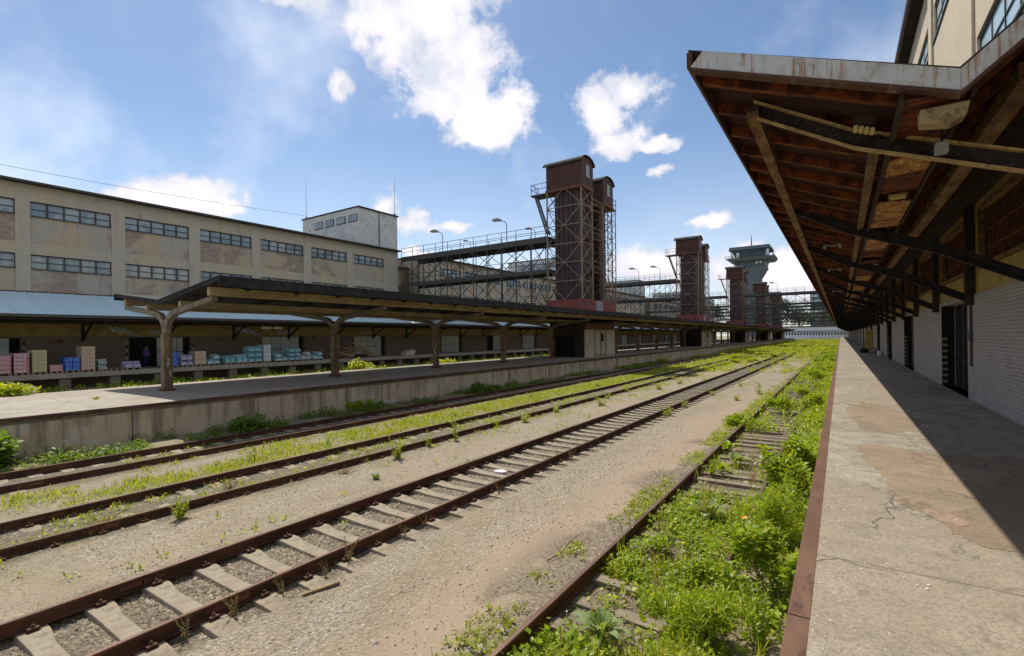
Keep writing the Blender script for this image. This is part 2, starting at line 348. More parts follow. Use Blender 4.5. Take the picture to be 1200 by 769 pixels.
# vegetation
def leaf_mat(name, c1, c2, c3, trans=.45, rough=.45):
    a = M(name, rough, 0, .35); isl = a.island(); big = a.noise(1.3, 2, .5)
    c = a.mix(isl, c1, c2); c = a.mix(a.step(isl, .86, .95), c, c3); c = a.mix(a.math('MULTIPLY', a.step(big, .4, .65), .5), c, c2)
    a.col(c)
    tr = a.n('ShaderNodeBsdfTranslucent'); ms = a.n('ShaderNodeMixShader'); ms.inputs[0].default_value = trans
    g = a.n('ShaderNodeMix', data_type='RGBA', blend_type='MULTIPLY'); g.inputs[0].default_value = 1; a.nt.links.new(c, g.inputs[6]); g.inputs[7].default_value = (1.9, 1.75, .6, 1)
    a.nt.links.new(g.outputs[2], tr.inputs['Color'])
    a.nt.links.new(a.b.outputs[0], ms.inputs[1]); a.nt.links.new(tr.outputs[0], ms.inputs[2])
    a.nt.links.new(ms.outputs[0], a.nt.nodes['Material Output'].inputs['Surface']); return a.m
MT['leaf'] = leaf_mat('fresh_green_leaf', (.19, .275, .014), (.28, .37, .022), (.42, .42, .08))
MT['leaf_dark'] = leaf_mat('deep_green_and_shaded_leaf', (.09, .16, .018), (.15, .225, .024), (.22, .27, .05), .42)  # darker leaf copy, shade by the platform wall put into its green
MT['leaf_lime'] = leaf_mat('yellow_green_grass', (.24, .30, .022), (.31, .35, .04), (.42, .38, .13), .48)
MT['leaf_grey'] = leaf_mat('grey_green_felted_leaf', (.20, .27, .10), (.27, .33, .15), (.31, .35, .2), .35, .7)
MT['dry'] = leaf_mat('dry_brown_plant', (.24, .16, .09), (.32, .24, .14), (.2, .08, .05), .3, .8)
MT['tree_leaf'] = leaf_mat('dull_grey_green_tree_leaf', (.05, .08, .035), (.07, .10, .045), (.09, .12, .06), .2)
MT['stem'] = simple('green_stem', (.11, .14, .03), (.16, .17, .05), 9, .7, 0, 0)
MT['stem_brown'] = simple('brown_stem', (.13, .09, .05), (.18, .13, .08), 9, .8, 0, 0)
MT['orange'] = simple('orange_petals', (.75, .28, .02), (.8, .35, .03), 30, .5, 0, 0)
MT['stone'] = None
a = M('brown_ballast_stone', .85); isl = a.island(); a.col(a.mix(isl, (.09, .07, .048), (.36, .30, .22))); MT['ballast'] = a.m
a = M('grey_gravel_stone', .85); isl = a.island(); a.col(a.mix(isl, (.24, .20, .15), (.46, .405, .325))); MT['stone'] = a.m

# concrete sleeper
a = M('weathered_concrete_sleeper', .85); c = a.mix(a.noise(3, 5, .6), (.25, .205, .145), (.35, .295, .215)); c = a.mix(a.math('MULTIPLY', a.step(a.noise(9, 6, .75), .45, .66), .65), c, (.15, .115, .08)); c = a.mix(a.math('MULTIPLY', a.step(a.noise(1.7, 3), .5, .6), .35), c, (.20, .15, .10)); a.col(c); a.bump(a.noise(40, 4, .6), .3, .006); MT['sleeper'] = a.m
MT['wood_sleeper'] = simple('grey_weathered_timber_sleeper', (.2, .16, .115), (.27, .22, .16), 3, .9, 0, .6, (.4, 6, 1), (.13, .1, .07))

# ground: gravel and dirt, masks painted per vertex (r ballast, g moss, b reddish sand)
a = M('dirt_and_gravel_ground', .92)
at = a.n('ShaderNodeVertexColor', layer_name='mask'); sp = a.n('ShaderNodeSeparateColor'); a.nt.links.new(at.outputs[0], sp.inputs[0])
g1 = a.voro(38, out='Color'); s1 = a.n('ShaderNodeSeparateColor'); a.nt.links.new(g1, s1.inputs[0])
g2 = a.voro(17, out='Distance'); big = a.noise(.5, 5, .6); mid = a.noise(3.2, 5, .65)
dirt = a.mix(a.step(big, .35, .65), (.32, .25, .165), (.26, .205, .135)); dirt = a.mix(a.math('MULTIPLY', a.step(mid, .4, .7), .5), dirt, (.375, .32, .235))
grav = a.mix(s1.outputs[0], (.15, .125, .095), (.47, .415, .335))
gf = a.step(a.math('ADD', a.noise(.9, 4, .6, (1, .35, 1)), a.math('MULTIPLY', a.noise(11, 3, .6), .35)), .62, .82, .10, .8)
c = a.mix(gf, dirt, grav)
c = a.mix(a.math('MULTIPLY', a.step(a.noise(2.1, 6, .7), .52, .68), .45), c, (.16, .13, .085)); c = a.mix(a.math('MULTIPLY', sp.outputs[2], .85), c, a.mix(a.noise(6, 5, .6), (.265, .195, .135), (.34, .26, .185)))
bal = a.mix(s1.outputs[1], (.07, .052, .035), (.25, .205, .145)); c = a.mix(sp.outputs[0], c, bal)
c = a.mix(a.math('MULTIPLY', sp.outputs[1], .85), c, a.mix(mid, (.13, .155, .045), (.21, .21, .08)))
a.col(c)
hgt = a.math('ADD', a.math('MULTIPLY', a.voro(38), .5), a.math('ADD', a.math('MULTIPLY', g2, .6), a.math('MULTIPLY', a.noise(60, 3), .25)))
hgt = a.math('MULTIPLY', hgt, a.math('SUBTRACT', 1.1, sp.outputs[2])); a.bump(hgt, 1.0, .035); MT['ground'] = a.m

# sunlit concrete platform
def platform_mat(name, base1, base2, red, grime):
    a = M(name, .82); n1 = a.noise(.55, 6, .6, dist=.4); n2 = a.noise(2.3, 6, .65); fine = a.noise(42, 5, .7); n3 = a.noise(.42, 8, .62, (1, .6, 1), dist=.35)
    c = a.mix(a.step(n2, .35, .65), base1, base2)
    edge = a.step(n3, .50, .515); c = a.mix(a.math('MULTIPLY', edge, .62), c, red)
    rim = a.math('MULTIPLY', a.step(n3, .49, .4985), a.math('SUBTRACT', 1., a.step(n3, .50, .512))); c = a.mix(a.math('MULTIPLY', rim, .75), c, grime)
    c = a.mix(a.math('MULTIPLY', a.step(a.noise(1.1, 7, .7), .5, .66), .55), c, (.21, .185, .135)); c = a.mix(a.math('MULTIPLY', a.step(n1, .56, .62), .5), c, tuple(t*1.12 for t in base2))
    cr = a.n('ShaderNodeTexVoronoi', feature='DISTANCE_TO_EDGE'); cr.inputs['Scale'].default_value = .34
    q = a.n('ShaderNodeVectorMath', operation='ADD'); nz = a.n('ShaderNodeTexNoise'); nz.inputs['Scale'].default_value = 1.6; nz.inputs['Detail'].default_value = 5; a.nt.links.new(a.co, nz.inputs['Vector'])
    sc = a.n('ShaderNodeVectorMath', operation='SCALE'); sc.inputs['Scale'].default_value = .9; a.nt.links.new(nz.outputs['Color'], sc.inputs[0]); a.nt.links.new(a.co, q.inputs[0]); a.nt.links.new(sc.outputs[0], q.inputs[1]); a.nt.links.new(q.outputs[0], cr.inputs['Vector'])
    crack = a.math('SUBTRACT', 1., a.step(cr.outputs['Distance'], .0025, .008)); crack = a.math('MULTIPLY', crack, a.step(a.noise(.7, 2), .42, .55))
    sx = a.n('ShaderNodeSeparateXYZ'); a.nt.links.new(a.co, sx.inputs[0])
    c = a.mix(a.math('MULTIPLY', a.step(a.noise(.9, 8, .62, (1, .7, 1)), .66, .675), .45), c, tuple(min(1, t*k_) for t, k_ in zip(red, (1.18, 1.0, 1.0))))
    jf = a.math('ABSOLUTE', a.math('SUBTRACT', a.math('FRACT', a.math('MULTIPLY', a.math('ADD', sx.outputs[1], a.math('MULTIPLY', a.noise(1.2, 3), .05)), .2857)), .5)); joint = a.math('SUBTRACT', 1., a.step(jf, .001, .004))
    lines = a.math('MAXIMUM', crack, joint)
    c = a.mix(a.math('MULTIPLY', lines, .75), c, (.07, .06, .05))
    c = a.mix(a.math('MULTIPLY', a.step(fine, .42, .66), .7), c, grime); c = a.mix(a.math('MULTIPLY', a.step(a.noise(90, 3, .7), .56, .66), .6), c, tuple(t*.45 for t in grime))
    c = a.mix(a.math('MULTIPLY', a.step(a.noise(5.5, 6, .75), .52, .66), .5), c, grime)
    c = a.mix(a.step(a.noise(26, 2, .5), .755, .77), c, (.6, .58, .55))
    a.col(c); a.bump(a.math('SUBTRACT', a.math('ADD', a.math('MULTIPLY', fine, .4), a.math('MULTIPLY', n2, .35)), a.math('MULTIPLY', lines, .8)), .45, .012); return a.m
MT['plat_right'] = platform_mat('patched_beige_concrete', (.275, .245, .185), (.39, .355, .28), (.32, .25, .18), (.155, .13, .10))
MT['plat_mid'] = platform_mat('grey_concrete_slab', (.33, .29, .235), (.40, .36, .30), (.35, .29, .225), (.24, .21, .17))

# stained platform wall
a = M('stained_concrete_wall', .88); s1 = a.noise(2.6, 6, .68, (1, 1, .1)); s2 = a.noise(.4, 4, .6); top = a.n('ShaderNodeSeparateXYZ'); a.nt.links.new(a.co, top.inputs[0])
c = a.mix(a.step(s2, .4, .6), (.47, .39, .28), (.54, .46, .34)); c = a.mix(a.step(a.noise(.7, 3, .55), .6, .615), c, (.55, .49, .39))
c = a.mix(a.step(a.math('ADD', a.math('MULTIPLY', s1, 1.), a.math('MULTIPLY', top.outputs[2], .09)), .5, .72, 0, .72), c, (.115, .085, .058))
pj = a.math('ABSOLUTE', a.math('SUBTRACT', a.math('FRACT', a.math('MULTIPLY', top.outputs[1], .25)), .5)); c = a.mix(a.math('SUBTRACT', 1., a.step(pj, .002, .007)), c, (.08, .06, .05))
a.col(c); a.bump(a.noise(14, 5, .65), .4, .02); MT['plat_wall'] = a.m

# post paint
a = M('peeling_post_concrete', .8); z = a.noise(3, 6, .68, (1, 1, .25))
c = a.mix(a.step(z, .42, .55), (.24, .18, .105), (.14, .10, .06)); c = a.mix(a.step(a.noise(4.3, 5, .65, (1, 1, .3)), .6, .66), c, (.46, .42, .34)); c = a.mix(a.step(a.noise(6, 5, .6, (1, 1, .4)), .6, .68), c, (.12, .06, .035)); a.col(c); a.bump(a.noise(20, 4), .4, .01); MT['post'] = a.m
MT['arm'] = simple('grey_ochre_concrete_arm', (.22, .185, .125), (.15, .125, .085), 3, .8, 0, .3, c3=(.30, .27, .21))
a = M('dirty_white_hut_wall', .85); c = a.mix(a.noise(1.2, 4, .6), (.52, .49, .41), (.42, .39, .31)); c = a.mix(a.step(a.noise(3.2, 6, .7, (1, 1, .16)), .52, .68), c, (.17, .13, .08)); a.col(c); MT['hut'] = a.m
MT['hut_dark'] = simple('near_black_hut_brick', (.05, .04, .032), (.035, .028, .024), 2, .9, 0, .4)  # near-black front brick, much darker than the side wall

# ------------------------------------------------------------------ setting: ground
def gheight(x, y):
    z = (fbm(x, y, .8, 3)-.5)*.05+(fbm(x, y, 4., 2)-.5)*.02
    for xc, dep in ((-6.87, .08), (-11.15, .03), (-15.68, .02), (-2.06, .06)):
        ins = np.abs(x-xc) < .73; z = np.where(ins, -dep+(.35 if dep > .07 else .9)*z, z)
        left = (x > xc-1.35) & (x < xc-.8); z = np.where(left, np.maximum(z, .012+.4*z), z)
        rt = (x > xc+.8) & (x < xc+1.24); z = np.where(rt, (-.055 if dep > .07 else -.004)+.4*z, z)
    z = np.where((x < -17.4) | (x > -.6), z+.03, z)
    return z
def cover(x, y):
    x = np.asarray(x, float); y = np.asarray(y, float)
    n = fbm(x, y, .9, 3); n2 = fbm(x+31, y-12, .25, 2)
    d = np.zeros_like(x)
    A = (x > -2.72) & (x < -.33)
    n3 = fbm(x-7, y+5, 1.7, 3); d = np.where(A & (y < 10.5), np.clip((.55*n+.45*n3-.43)*9, .05, 1), d)
    d = np.where(A & (x > -1.25) & (y >= 10.5) & (y < 19), np.clip((n-.42)*6, .08, 1), d)
    d = np.where(A & (x <= -1.25) & (y >= 10.5) & (y < 19), np.clip((n-.52)*4, .04, .6), d)
    d = np.where(A & (y >= 19), np.clip((n-.45)*6, .08, 1), d); d = np.where(A & (y >= 19) & (y < 45) & (x < -1.35), d*np.clip((y-12)/50, .25, 1), d)
    B = (x > -14.6) & (x < -12.2); fade = np.clip((np.minimum(x+14.6, -12.2-x))/.5, 0, 1)
    d = np.where(B, np.clip((n-.36+.02*np.clip(y-3, 0, 14))*4, 0, 1)*fade, d)
    D_ = (x > -11.9) & (x < -10.4); d = np.where(D_, np.clip((n-.42)*2.8+.006*np.clip(y, 0, 60), 0, .85), d)
    C = (x > -10.3) & (x < -7.7); d = np.where(C, np.clip((n-.47)*1.6+.012*np.clip(y-20, -10, 70), 0, .85)*np.where(x < -9.2, 1.3, .5), d)
    T3 = (x > -7.6) & (x < -6.1); d = np.where(T3, np.clip((n-.60)*1.5+.011*np.clip(y-32, -30, 60), 0, .8), d)
    E_ = (x > -6.1) & (x < -2.9); d = np.where(E_, np.clip((n-.66)*1.6+.016*np.clip(y-30, -20, 60), 0, .9), d)
    E2 = (x > -3.5) & (x < -2.83) & (y < 40); d = np.where(E2, np.clip((n-.38)*3.4, 0, .8)*np.clip((x+3.6)/.4, 0, 1), d)
    Fm = (x > -18.45) & (x < -16.75); d = np.where(Fm, np.clip((n-.46)*3.5, .02, .7), d)
    T1 = (x > -16.3) & (x < -15.1); d = np.where(T1, np.clip((n-.55)*2.5, 0, .4), d)
    T1b = (x >= -15.) & (x <= -14.6); d = np.where(T1b, .15, d)
    G = (x < -26); d = np.where(G, np.clip((n-.4)*4, 0, .9), d)
    d = np.where((y > 60) & (x > -18.4), np.maximum(d, np.clip((n2-.36)*3, .18, .9)*np.clip((y-60)/50, 0, 1)), d)
    return np.clip(d, 0, 1)
xs = np.concatenate([[-900, -500, -250, -120, -70], np.arange(-48, -18.6, 1.2), np.arange(-18.5, .0, .1), np.arange(.2, 4, 1.), [8, 30, 80, 200, 500, 900]])
ys = [-300, -120, -40, -15, -6]; yv = -3.
while yv < 900: ys.append(yv); yv += .12 if yv < 30 else (.12+(yv-30)*.02)
ys.append(1600); ys = np.array(ys, float)
X, Y = np.meshgrid(xs, ys, indexing='ij')
Z = gheight(X, Y); Z[(X < -60) | (X > 5)] = -.02
nx, ny = X.shape
me = bpy.data.meshes.new('ground'); V = np.stack([X, Y, Z], -1).reshape(-1, 3)
I = np.arange(nx*ny).reshape(nx, ny); Q = np.stack([I[:-1, :-1], I[1:, :-1], I[1:, 1:], I[:-1, 1:]], -1).reshape(-1, 4)
def np_mesh(me, V, Q, k):
    me.vertices.add(len(V)); me.vertices.foreach_set('co', np.asarray(V, np.float32).ravel())
    me.loops.add(Q.size); me.loops.foreach_set('vertex_index', Q.ravel().astype(np.int32))
    me.polygons.add(len(Q)); me.polygons.foreach_set('loop_start', (np.arange(len(Q))*k).astype(np.int32))
    try: me.polygons.foreach_set('loop_total', np.full(len(Q), k, np.int32))
    except Exception: pass
    me.update(calc_edges=True); me.validate()
np_mesh(me, V, Q, 4)
me.polygons.foreach_set('use_smooth', [True]*len(me.polygons))
ca = me.color_attributes.new('mask', 'FLOAT_COLOR', 'POINT')
xx, yy = V[:, 0], V[:, 1]; mask = np.zeros((len(V), 4), np.float32); mask[:, 3] = 1
for xc in (-6.87, -11.15, -15.68, -2.06):
    w = np.clip((1.25+.5*(fbm(xx, yy, 1.3, 3)-.5)-np.abs(xx-xc))/.3, 0, 1); mask[:, 0] = np.maximum(mask[:, 0], w*.9)
mask[:, 1] = np.clip(cover(xx, yy)*.7+.12*(fbm(xx, yy, .7, 3)-.4)*(xx < -7.7)*(xx > -15), 0, 1)
mask[:, 2] = np.clip(np.clip((xx+5.2+1.6*(fbm(xx, yy*.4, .5, 3)-.5))/.9, 0, 1)*((xx > -6) & (xx < -2.9)), 0, 1)*np.clip(1.1-(yy-14)/22, 0, 1)+.3*((xx > -9.5) & (xx < -8))
mask[:, 0] = np.maximum(mask[:, 0], np.clip((fbm(xx*1.6, yy, .9, 4)-.52)*9, 0, .8)*np.clip((xx+4.1)/.5, 0, 1)*(xx < -2.8)*(yy < 16))
ca.data.foreach_set('color', mask.ravel())
me.materials.append(MT['ground']); go = bpy.data.objects.new('ground', me); COL.objects.link(go); go['kind'] = 'structure'

# ------------------------------------------------------------------ setting: platforms
def struct(mb, name, mat, **k): o = mb.build(name, mat, **k); o['kind'] = 'structure'; return o
struct(MB().box(-.2, 3.6, -8, 330, 1.0, 1.2), 'right_platform', MT['plat_right'])
struct(MB().box(-.2, 3.6, -8, 330, -.2, .998), 'right_platform_wall', MT['plat_wall'])
er = MB()
y = -8.
while y < 329:
    L = 6.0; er.box(-.325, -.2, y, min(y+L-.012, 330), 1.19, 1.204+random.uniform(-.002, .003)); er.box(-.337, -.325, y, min(y+L-.012, 330), .92, 1.2); y += L
struct(er, 'platform_edge_steel', MT['rust_edge'])
prs = random.Random(5)
def ragged(pts, amp, n=7):
    out = []
    for p, q in zip(pts[:-1], pts[1:]):
        for i in range(n):
            t_ = i/n; e = amp*math.sin(math.pi*t_) if i else 0
            out.append((p[0]+(q[0]-p[0])*t_+prs.uniform(-e, e), p[1]+(q[1]-p[1])*t_+prs.uniform(-e, e)))
    out.append(pts[-1]); return out
MT['patch'] = platform_mat('worn_brown_screed', (.275, .205, .135), (.325, .25, .17), (.25, .185, .12), (.15, .115, .08))
MT['patch_pink'] = platform_mat('pinkish_screed_repair', (.36, .25, .18), (.40, .285, .21), (.33, .23, .16), (.2, .15, .11))
pt = ragged([(.2, 10.7), (.28, 9.5), (.44, 8.86), (.5, 8.3), (.54, 7.3), (.74, 7.02), (.86, 6.79), (.97, 6.39), (1.12, 6.2), (1.5, 6.22), (2.0, 5.9), (2.7, 6.0), (3.15, 5.8)], .05)+ragged([(3.15, 10.2), (2.2, 10.9), (1.2, 10.5), (.6, 11.0), (.2, 10.7)], .06)[:-1]
struct(MB().prism(pt, 1.19, 1.2035, 'z'), 'worn_concrete_patch', MT['patch'])
pt = ragged([(.72, 7.13), (.84, 6.85), (1.0, 6.72), (1.1, 6.85), (1.0, 7.12), (.8, 7.22), (.72, 7.13)], .02, 5)[:-1]
struct(MB().prism(pt, 1.19, 1.207, 'z'), 'pink_concrete_patch', MT['patch_pink'])
pt = ragged([(.15, 14.2), (.35, 12.6), (.75, 12.2), (1.3, 12.9), (1.5, 14.5), (1.1, 16.8), (.5, 17.5), (.12, 16.0), (.15, 14.2)], .09)[:-1]
struct(MB().prism(pt, 1.19, 1.203, 'z'), 'worn_concrete_patch', MT['patch'])
struct(MB().box(-26.6, -18.62, -12, 275, 1.0, 1.2), 'middle_platform', MT['plat_mid'])
struct(MB().box(-26.55, -18.56, -12, 274.9, -.2, .998), 'middle_platform_wall', MT['plat_wall'])
struct(MB().box(-18.62, -18.5, -12, 275, 1.10, 1.206), 'middle_platform_edge', MT['dark_edge'])
struct(MB().box(-47.6, -43.5, -14, 330, .82, 1.15), 'left_platform', MT['plat_mid'])
pm = MB()
for k in range(120): pm.box(-43.95, -43.65, -12+k*2.76, -11.4+k*2.76, -.1, .815)
pm.box(-47.6, -45.2, -14, 330, -.1, .815)
struct(pm, 'left_platform_piers', MT['dark_brick'])

# ------------------------------------------------------------------ tracks
def rail_mb(x, y0, y1, zt=.15, wob=0):
    prof = [(-.062, 0), (.062, 0), (.062, .012), (.012, .028), (.01, .108), (.034, .116), (.034, .142), (.028, .15), (-.028, .15), (-.034, .142), (-.034, .116), (-.01, .108), (-.012, .028), (-.062, .012)]
    mb = MB(); mb.prism([(x+a, b+zt-.15) for a, b in prof], y0, y1); return mb
def sleeper_mb(xc, y, kind, rng):
    mb = MB()
    if kind == 'concrete':
        pts = [(-1.27, -.03), (-1.0, -.006), (-.55, -.004), (-.3, -.035), (.3, -.035), (.55, -.004), (1.0, -.006), (1.27, -.03)]
        hw = [.12, .135, .13, .105, .105, .13, .135, .12]
        n = len(mb.v)
        for (px, pz), h in zip(pts, hw):
            for sx_, dz in ((-h, 0), (h, 0)): mb.v.append((xc+px, y+sx_, pz))
            for sx_ in (h+.02, -h-.02): mb.v.append((xc+px, y+sx_, -.16))
        for i in range(len(pts)-1):
            q = n+i*4
            for k in range(4): mb.f.append((q+k, q+(k+1) % 4, q+4+(k+1) % 4, q+4+k))
        mb.f += [(n, n+3, n+2, n+1), (n+28, n+29, n+30, n+31)]
    else:
        t = rng.uniform(-.03, .03); dz = rng.uniform(-.04, .02); mb.beam((xc-1.2, y-t, -.085+dz), (xc+1.2, y+t, -.085+dz+rng.uniform(-.02, .02)), .2, .15)
    return mb
def clip_mb(x, y):
    mb = MB(); mb.box(x-.14, x+.14, y-.06, y+.06, -.005, .008)
    for s in (-1, 1):
        mb.box(x+s*.075, x+s*.135, y-.05, y+.05, .012, .036)
        mb.tube([(x+s*.1, y, .03), (x+s*.1, y, .07)], .013, 6); mb.tube([(x+s*.1, y, .036), (x+s*.1, y, .055)], .022, 6)
    return mb
rng = random.Random(3)
def track(xc, y0, y1, label, kind, zt=.15, first=None, near=0, gap=None):
    t = thing('railway_track', label, 'railway track', (xc, y0, 0), None)
    for s in (-.75, .75):
        r_ = rail_mb(xc+s, y0, y1, zt).build('rail', MT['rail'], t)
        MB().box(xc+s-.026, xc+s+.026, y0+.01, y1-.01, zt+.0005, zt+.003).build('rail_head', MT['railtop'], r_)
    for s in (-.75, .75):
        for j in range(3):
            yj = y0+5.3+13.2*j+(0 if s < 0 else .35); fp = MB(); fp.box(xc+s-.03, xc+s-.012, yj, yj+.5, .035, .105); fp.box(xc+s+.012, xc+s+.03, yj, yj+.5, .035, .105); fp.box(xc+s-.03, xc+s+.03, yj+.24, yj+.26, .05, .09)
            for b_ in (.06, .18, .32, .44): fp.tube([(xc+s-.05, yj+b_, .07), (xc+s+.05, yj+b_, .07)], .014, 6)
            fp.build('fishplate', MT['rust'], t)
    y = first if first is not None else y0+.2; k = 0; rest = MB(); protos = None
    while y < y1-.3:
        if k < 100:
            if kind == 'concrete' and protos:
                o = protos[0].copy(); COL.objects.link(o); o.parent = t; o.location = (rng.uniform(-.02, .02), y-protos[1], rng.uniform(-.008, .004)); o.rotation_euler = (rng.uniform(-.01, .01), 0, rng.uniform(-.018, .018))
                if k < near:
                    for c in protos[2]:
                        q = c.copy(); COL.objects.link(q); q.parent = o
            else:
                mb = sleeper_mb(xc, y, kind, rng)
                o = mb.build('sleeper', MT['sleeper'] if kind == 'concrete' else MT['wood_sleeper'], t, bevel=.008)
                cl = []
                if k < near:
                    for s in (-.75, .75): cl.append(clip_mb(xc+s, y).build('rail_fastening', MT['rail'], o))
                if kind == 'concrete':
                    protos = (o, y, cl)
        else:
            sm_ = sleeper_mb(xc, y, 'x', rng); n = len(rest.v); rest.v += sm_.v; rest.f += [tuple(i+n for i in f) for f in sm_.f]
        y += .6; k += 1
    if rest.v: rest.build('far_sleepers', MT['sleeper'], t, kind='stuff')
    return t
track(-6.87, -3, 250, 'rusty track with evenly spaced clean concrete sleepers, crossing the lower left corner', 'concrete', .15, 1.37-.6*6+.12, 60)
track(-11.15, -3, 240, 'weedy rusty track with half buried sleepers, second from the middle platform', 'concrete', .15, 1.1-.6*6, 30)
track(-15.68, -3, 240, 'overgrown rusty track running close along the base of the middle platform wall', 'concrete', .15, 1.5-.6*6, 8)
track(-2.06, 1.0, 60, 'overgrown track on old timber sleepers beside the right hand platform', 'wood', .15, 1.2, 0)

# ------------------------------------------------------------------ right warehouse
def walled(mb, x0, x1, y0, y1, z0, z1, ops):
    ed = sorted({y0, y1, *[o[0] for o in ops], *[o[1] for o in ops]}); ed = [e for e in ed if y0 <= e <= y1]
    for a_, b_ in zip(ed[:-1], ed[1:]):
        mid_ = (a_+b_)/2; zz = sorted([(o[2], o[3]) for o in ops if o[0] < mid_ < o[1]]); z = z0
        for p, q in zz:
            if p > z: mb.box(x0, x1, a_, b_, z, p)
            z = max(z, q)
        if z < z1: mb.box(x0, x1, a_, b_, z, z1)
    return mb
rw = thing('warehouse', 'right hand warehouse with whitewashed brick ground floor and sunlit cream upper storeys', 'warehouse', (3.2, 6, 1.2))
doors = [(20.0+13.2*k, 24.6+13.2*k) for k in range(-1, 22)]
ops = [(a_, b_, 1.2, 4.2) for a_, b_ in doors]
walled(MB(), 3.2, 3.75, -6, 330, 1.0, 4.3, ops).build('brick_wall', MT['white_brick'], rw)
# ochre band and clerestory wall above the brick
bays = [(1.6+6*k, 6.6+6*k) for k in range(0, 52)]
wops = [(a_, b_, 4.95, 6.7) for a_, b_ in bays]
walled(MB(), 3.24, 3.7, -6, 330, 4.302, 7.1, wops).build('ochre_band', MT['ochre_wall'], rw)
for i, (a_, b_) in enumerate(bays[:24]):
    w = MB()
    for q in ((a_, a_+.14), (b_-.14, b_)): w.box(3.2, 3.34, q[0], q[1], 4.97, 6.68)
    w.box(3.2, 3.34, a_+.14, b_-.14, 6.56, 6.68); w.box(3.2, 3.34, a_+.14, b_-.14, 4.97, 5.07)
    wo_ = w.build('window', MT['ochre_steel'], rw)
    g = MB(); g.box(3.42, 3.44, a_+.14, b_-.14, 5.07, 6.56); g.build('pane', MT['black_glass'], wo_)
    br = MB()
    for j in range(1, 22): yb = a_+.14+j*(b_-a_-.28)/22; br.box(3.36, 3.39, yb-.015, yb+.015, 5.07, 6.56)
    for z in (5.5, 6.0): br.box(3.355, 3.375, a_+.14, b_-.14, z-.02, z+.02)
    br.build('window_bars', MT['rust'], wo_)
for i, (a_, b_) in enumerate(doors[:18]):
    d = MB(); d.box(3.6, 3.66, a_, b_, 1.21, 4.19); 
    for j in range(1, 5): d.box(3.57, 3.6, a_+j*.92-.03, a_+j*.92+.03, 1.21, 4.19)
    for z in (2.2, 3.2): d.box(3.575, 3.6, a_, b_, z-.04, z+.04)
    do = d.build('sliding_door', MT['dark'], rw)
    jm = MB()
    for j in range(8): zz = 1.3+j*.23; jm.box(3.22, 3.36, b_-.03, b_-.012, zz, zz+.1)
    jm.build('striped_jamb_guard', MT['beige_shutter'], do)
    MB().box(3.2, 3.56, b_-.012, b_-.002, 1.205, 4.19).build('jamb', MT['dark'], do)
MB().box(3.14, 3.2, 19.3, 19.36, 2.2, 4.2).build('conduit', MT['dark_steel'], rw)
MB().box(3.12, 3.2, 19.23, 19.43, 2.95, 3.25).build('switch_box', MT['dark_steel'], rw)
# posts on the wall
for k in range(0, 40):
    yc = 1.2+6*k
    MB().box(3.02, 3.2, yc-.13, yc+.13, 4.0, 7.2).build('wall_post', MT['brown_wood'], rw)
# upper facade
rows = [(8.47, 9.55), (12.2, 13.32)]
up_ops = []; upw = []
for k in range(-1, 55):
    y0 = 4.2+5.52*k
    for z0, z1 in rows: up_ops.append((y0, y0+4.65, z0, z1)); upw.append((y0, y0+4.65, z0, z1))
walled(MB(), 2.5, 2.95, -2, 310, 6.9, 14.7, up_ops).build('upper_wall', MT['sunny_plaster'], rw)
for k in range(-1, 55): y0 = 4.2+5.52*k-.75; MB().box(2.44, 2.497, y0, y0+.62, 6.95, 14.2).build('pilaster', MT['sunny_plaster'], rw)
for i, (y0, y1, z0, z1) in enumerate(upw[:24]):
    w = MB(); w.box(2.55, 2.57, y0, y1, z1-.06, z1); w.box(2.46, 2.57, y0-.05, y1+.05, z0-.05, z0)
    for j in range(6): yy_ = y0+(y1-y0)*j/5; w.box(2.555, 2.57, max(y0, yy_-.018), min(y1, yy_+.018), z0, z1-.06)
    w.box(2.55, 2.57, y0, y1, (z0+z1)/2-.012, (z0+z1)/2+.012)
    wo_ = w.build('window', MT['frame'], rw); MB().box(2.575, 2.59, y0, y1, z0, z1).build('pane', MT['sky_glass'], wo_)
rf = MB(); rf.box(2.2, 14, -2.4, 310.4, 14.7, 14.95).build('roof', MT['roof_black'], rw)
MB().tube([(2.12, -2.4, 14.84), (2.12, 310, 14.84)], .09, 8).build('roof_gutter', MT['dirt_pipe'], rw)
MB().box(2.96, 14, -1.9, 309.9, 7.11, 14.69).build('inner_mass', MT['dark'], rw)
MB().box(3.9, 14, -5.9, 329.9, -.1, 7.09).build('ground_floor_mass', MT['dark'], rw)
MB().box(2.5, 3.22, -2, 310, 6.86, 6.89).build('soffit', MT['brown_wood'], rw)

# ------------------------------------------------------------------ right canopy
CE = 6.0
XO, ZO, XV, ZV, XW, ZW = -1.44, 6.38, .93, 5.41, 2.5, 6.72
sl1 = (ZO-ZV)/(XV-XO); sl2 = (ZW-ZV)/(XW-XV)
rc = thing('wooden_canopy', 'large rusty canopy of red brown boards with grey steel edge over the right hand platform', 'canopy', (XV, CE, ZV))
dk = MB()
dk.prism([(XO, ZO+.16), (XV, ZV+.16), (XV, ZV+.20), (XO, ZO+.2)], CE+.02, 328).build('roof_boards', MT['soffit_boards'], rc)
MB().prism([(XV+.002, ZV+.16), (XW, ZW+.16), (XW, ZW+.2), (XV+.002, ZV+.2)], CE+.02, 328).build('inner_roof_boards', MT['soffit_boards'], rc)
MB().prism([(XO-.03, ZO+.205), (XV, ZV+.205), (XW, ZW+.205), (XW, ZW+.23), (XV, ZV+.23), (XO-.03, ZO+.23)], CE, 328).build('roof_covering', MT['roof_black'], rc)
raf = MB(); y = CE+.5; rl = []
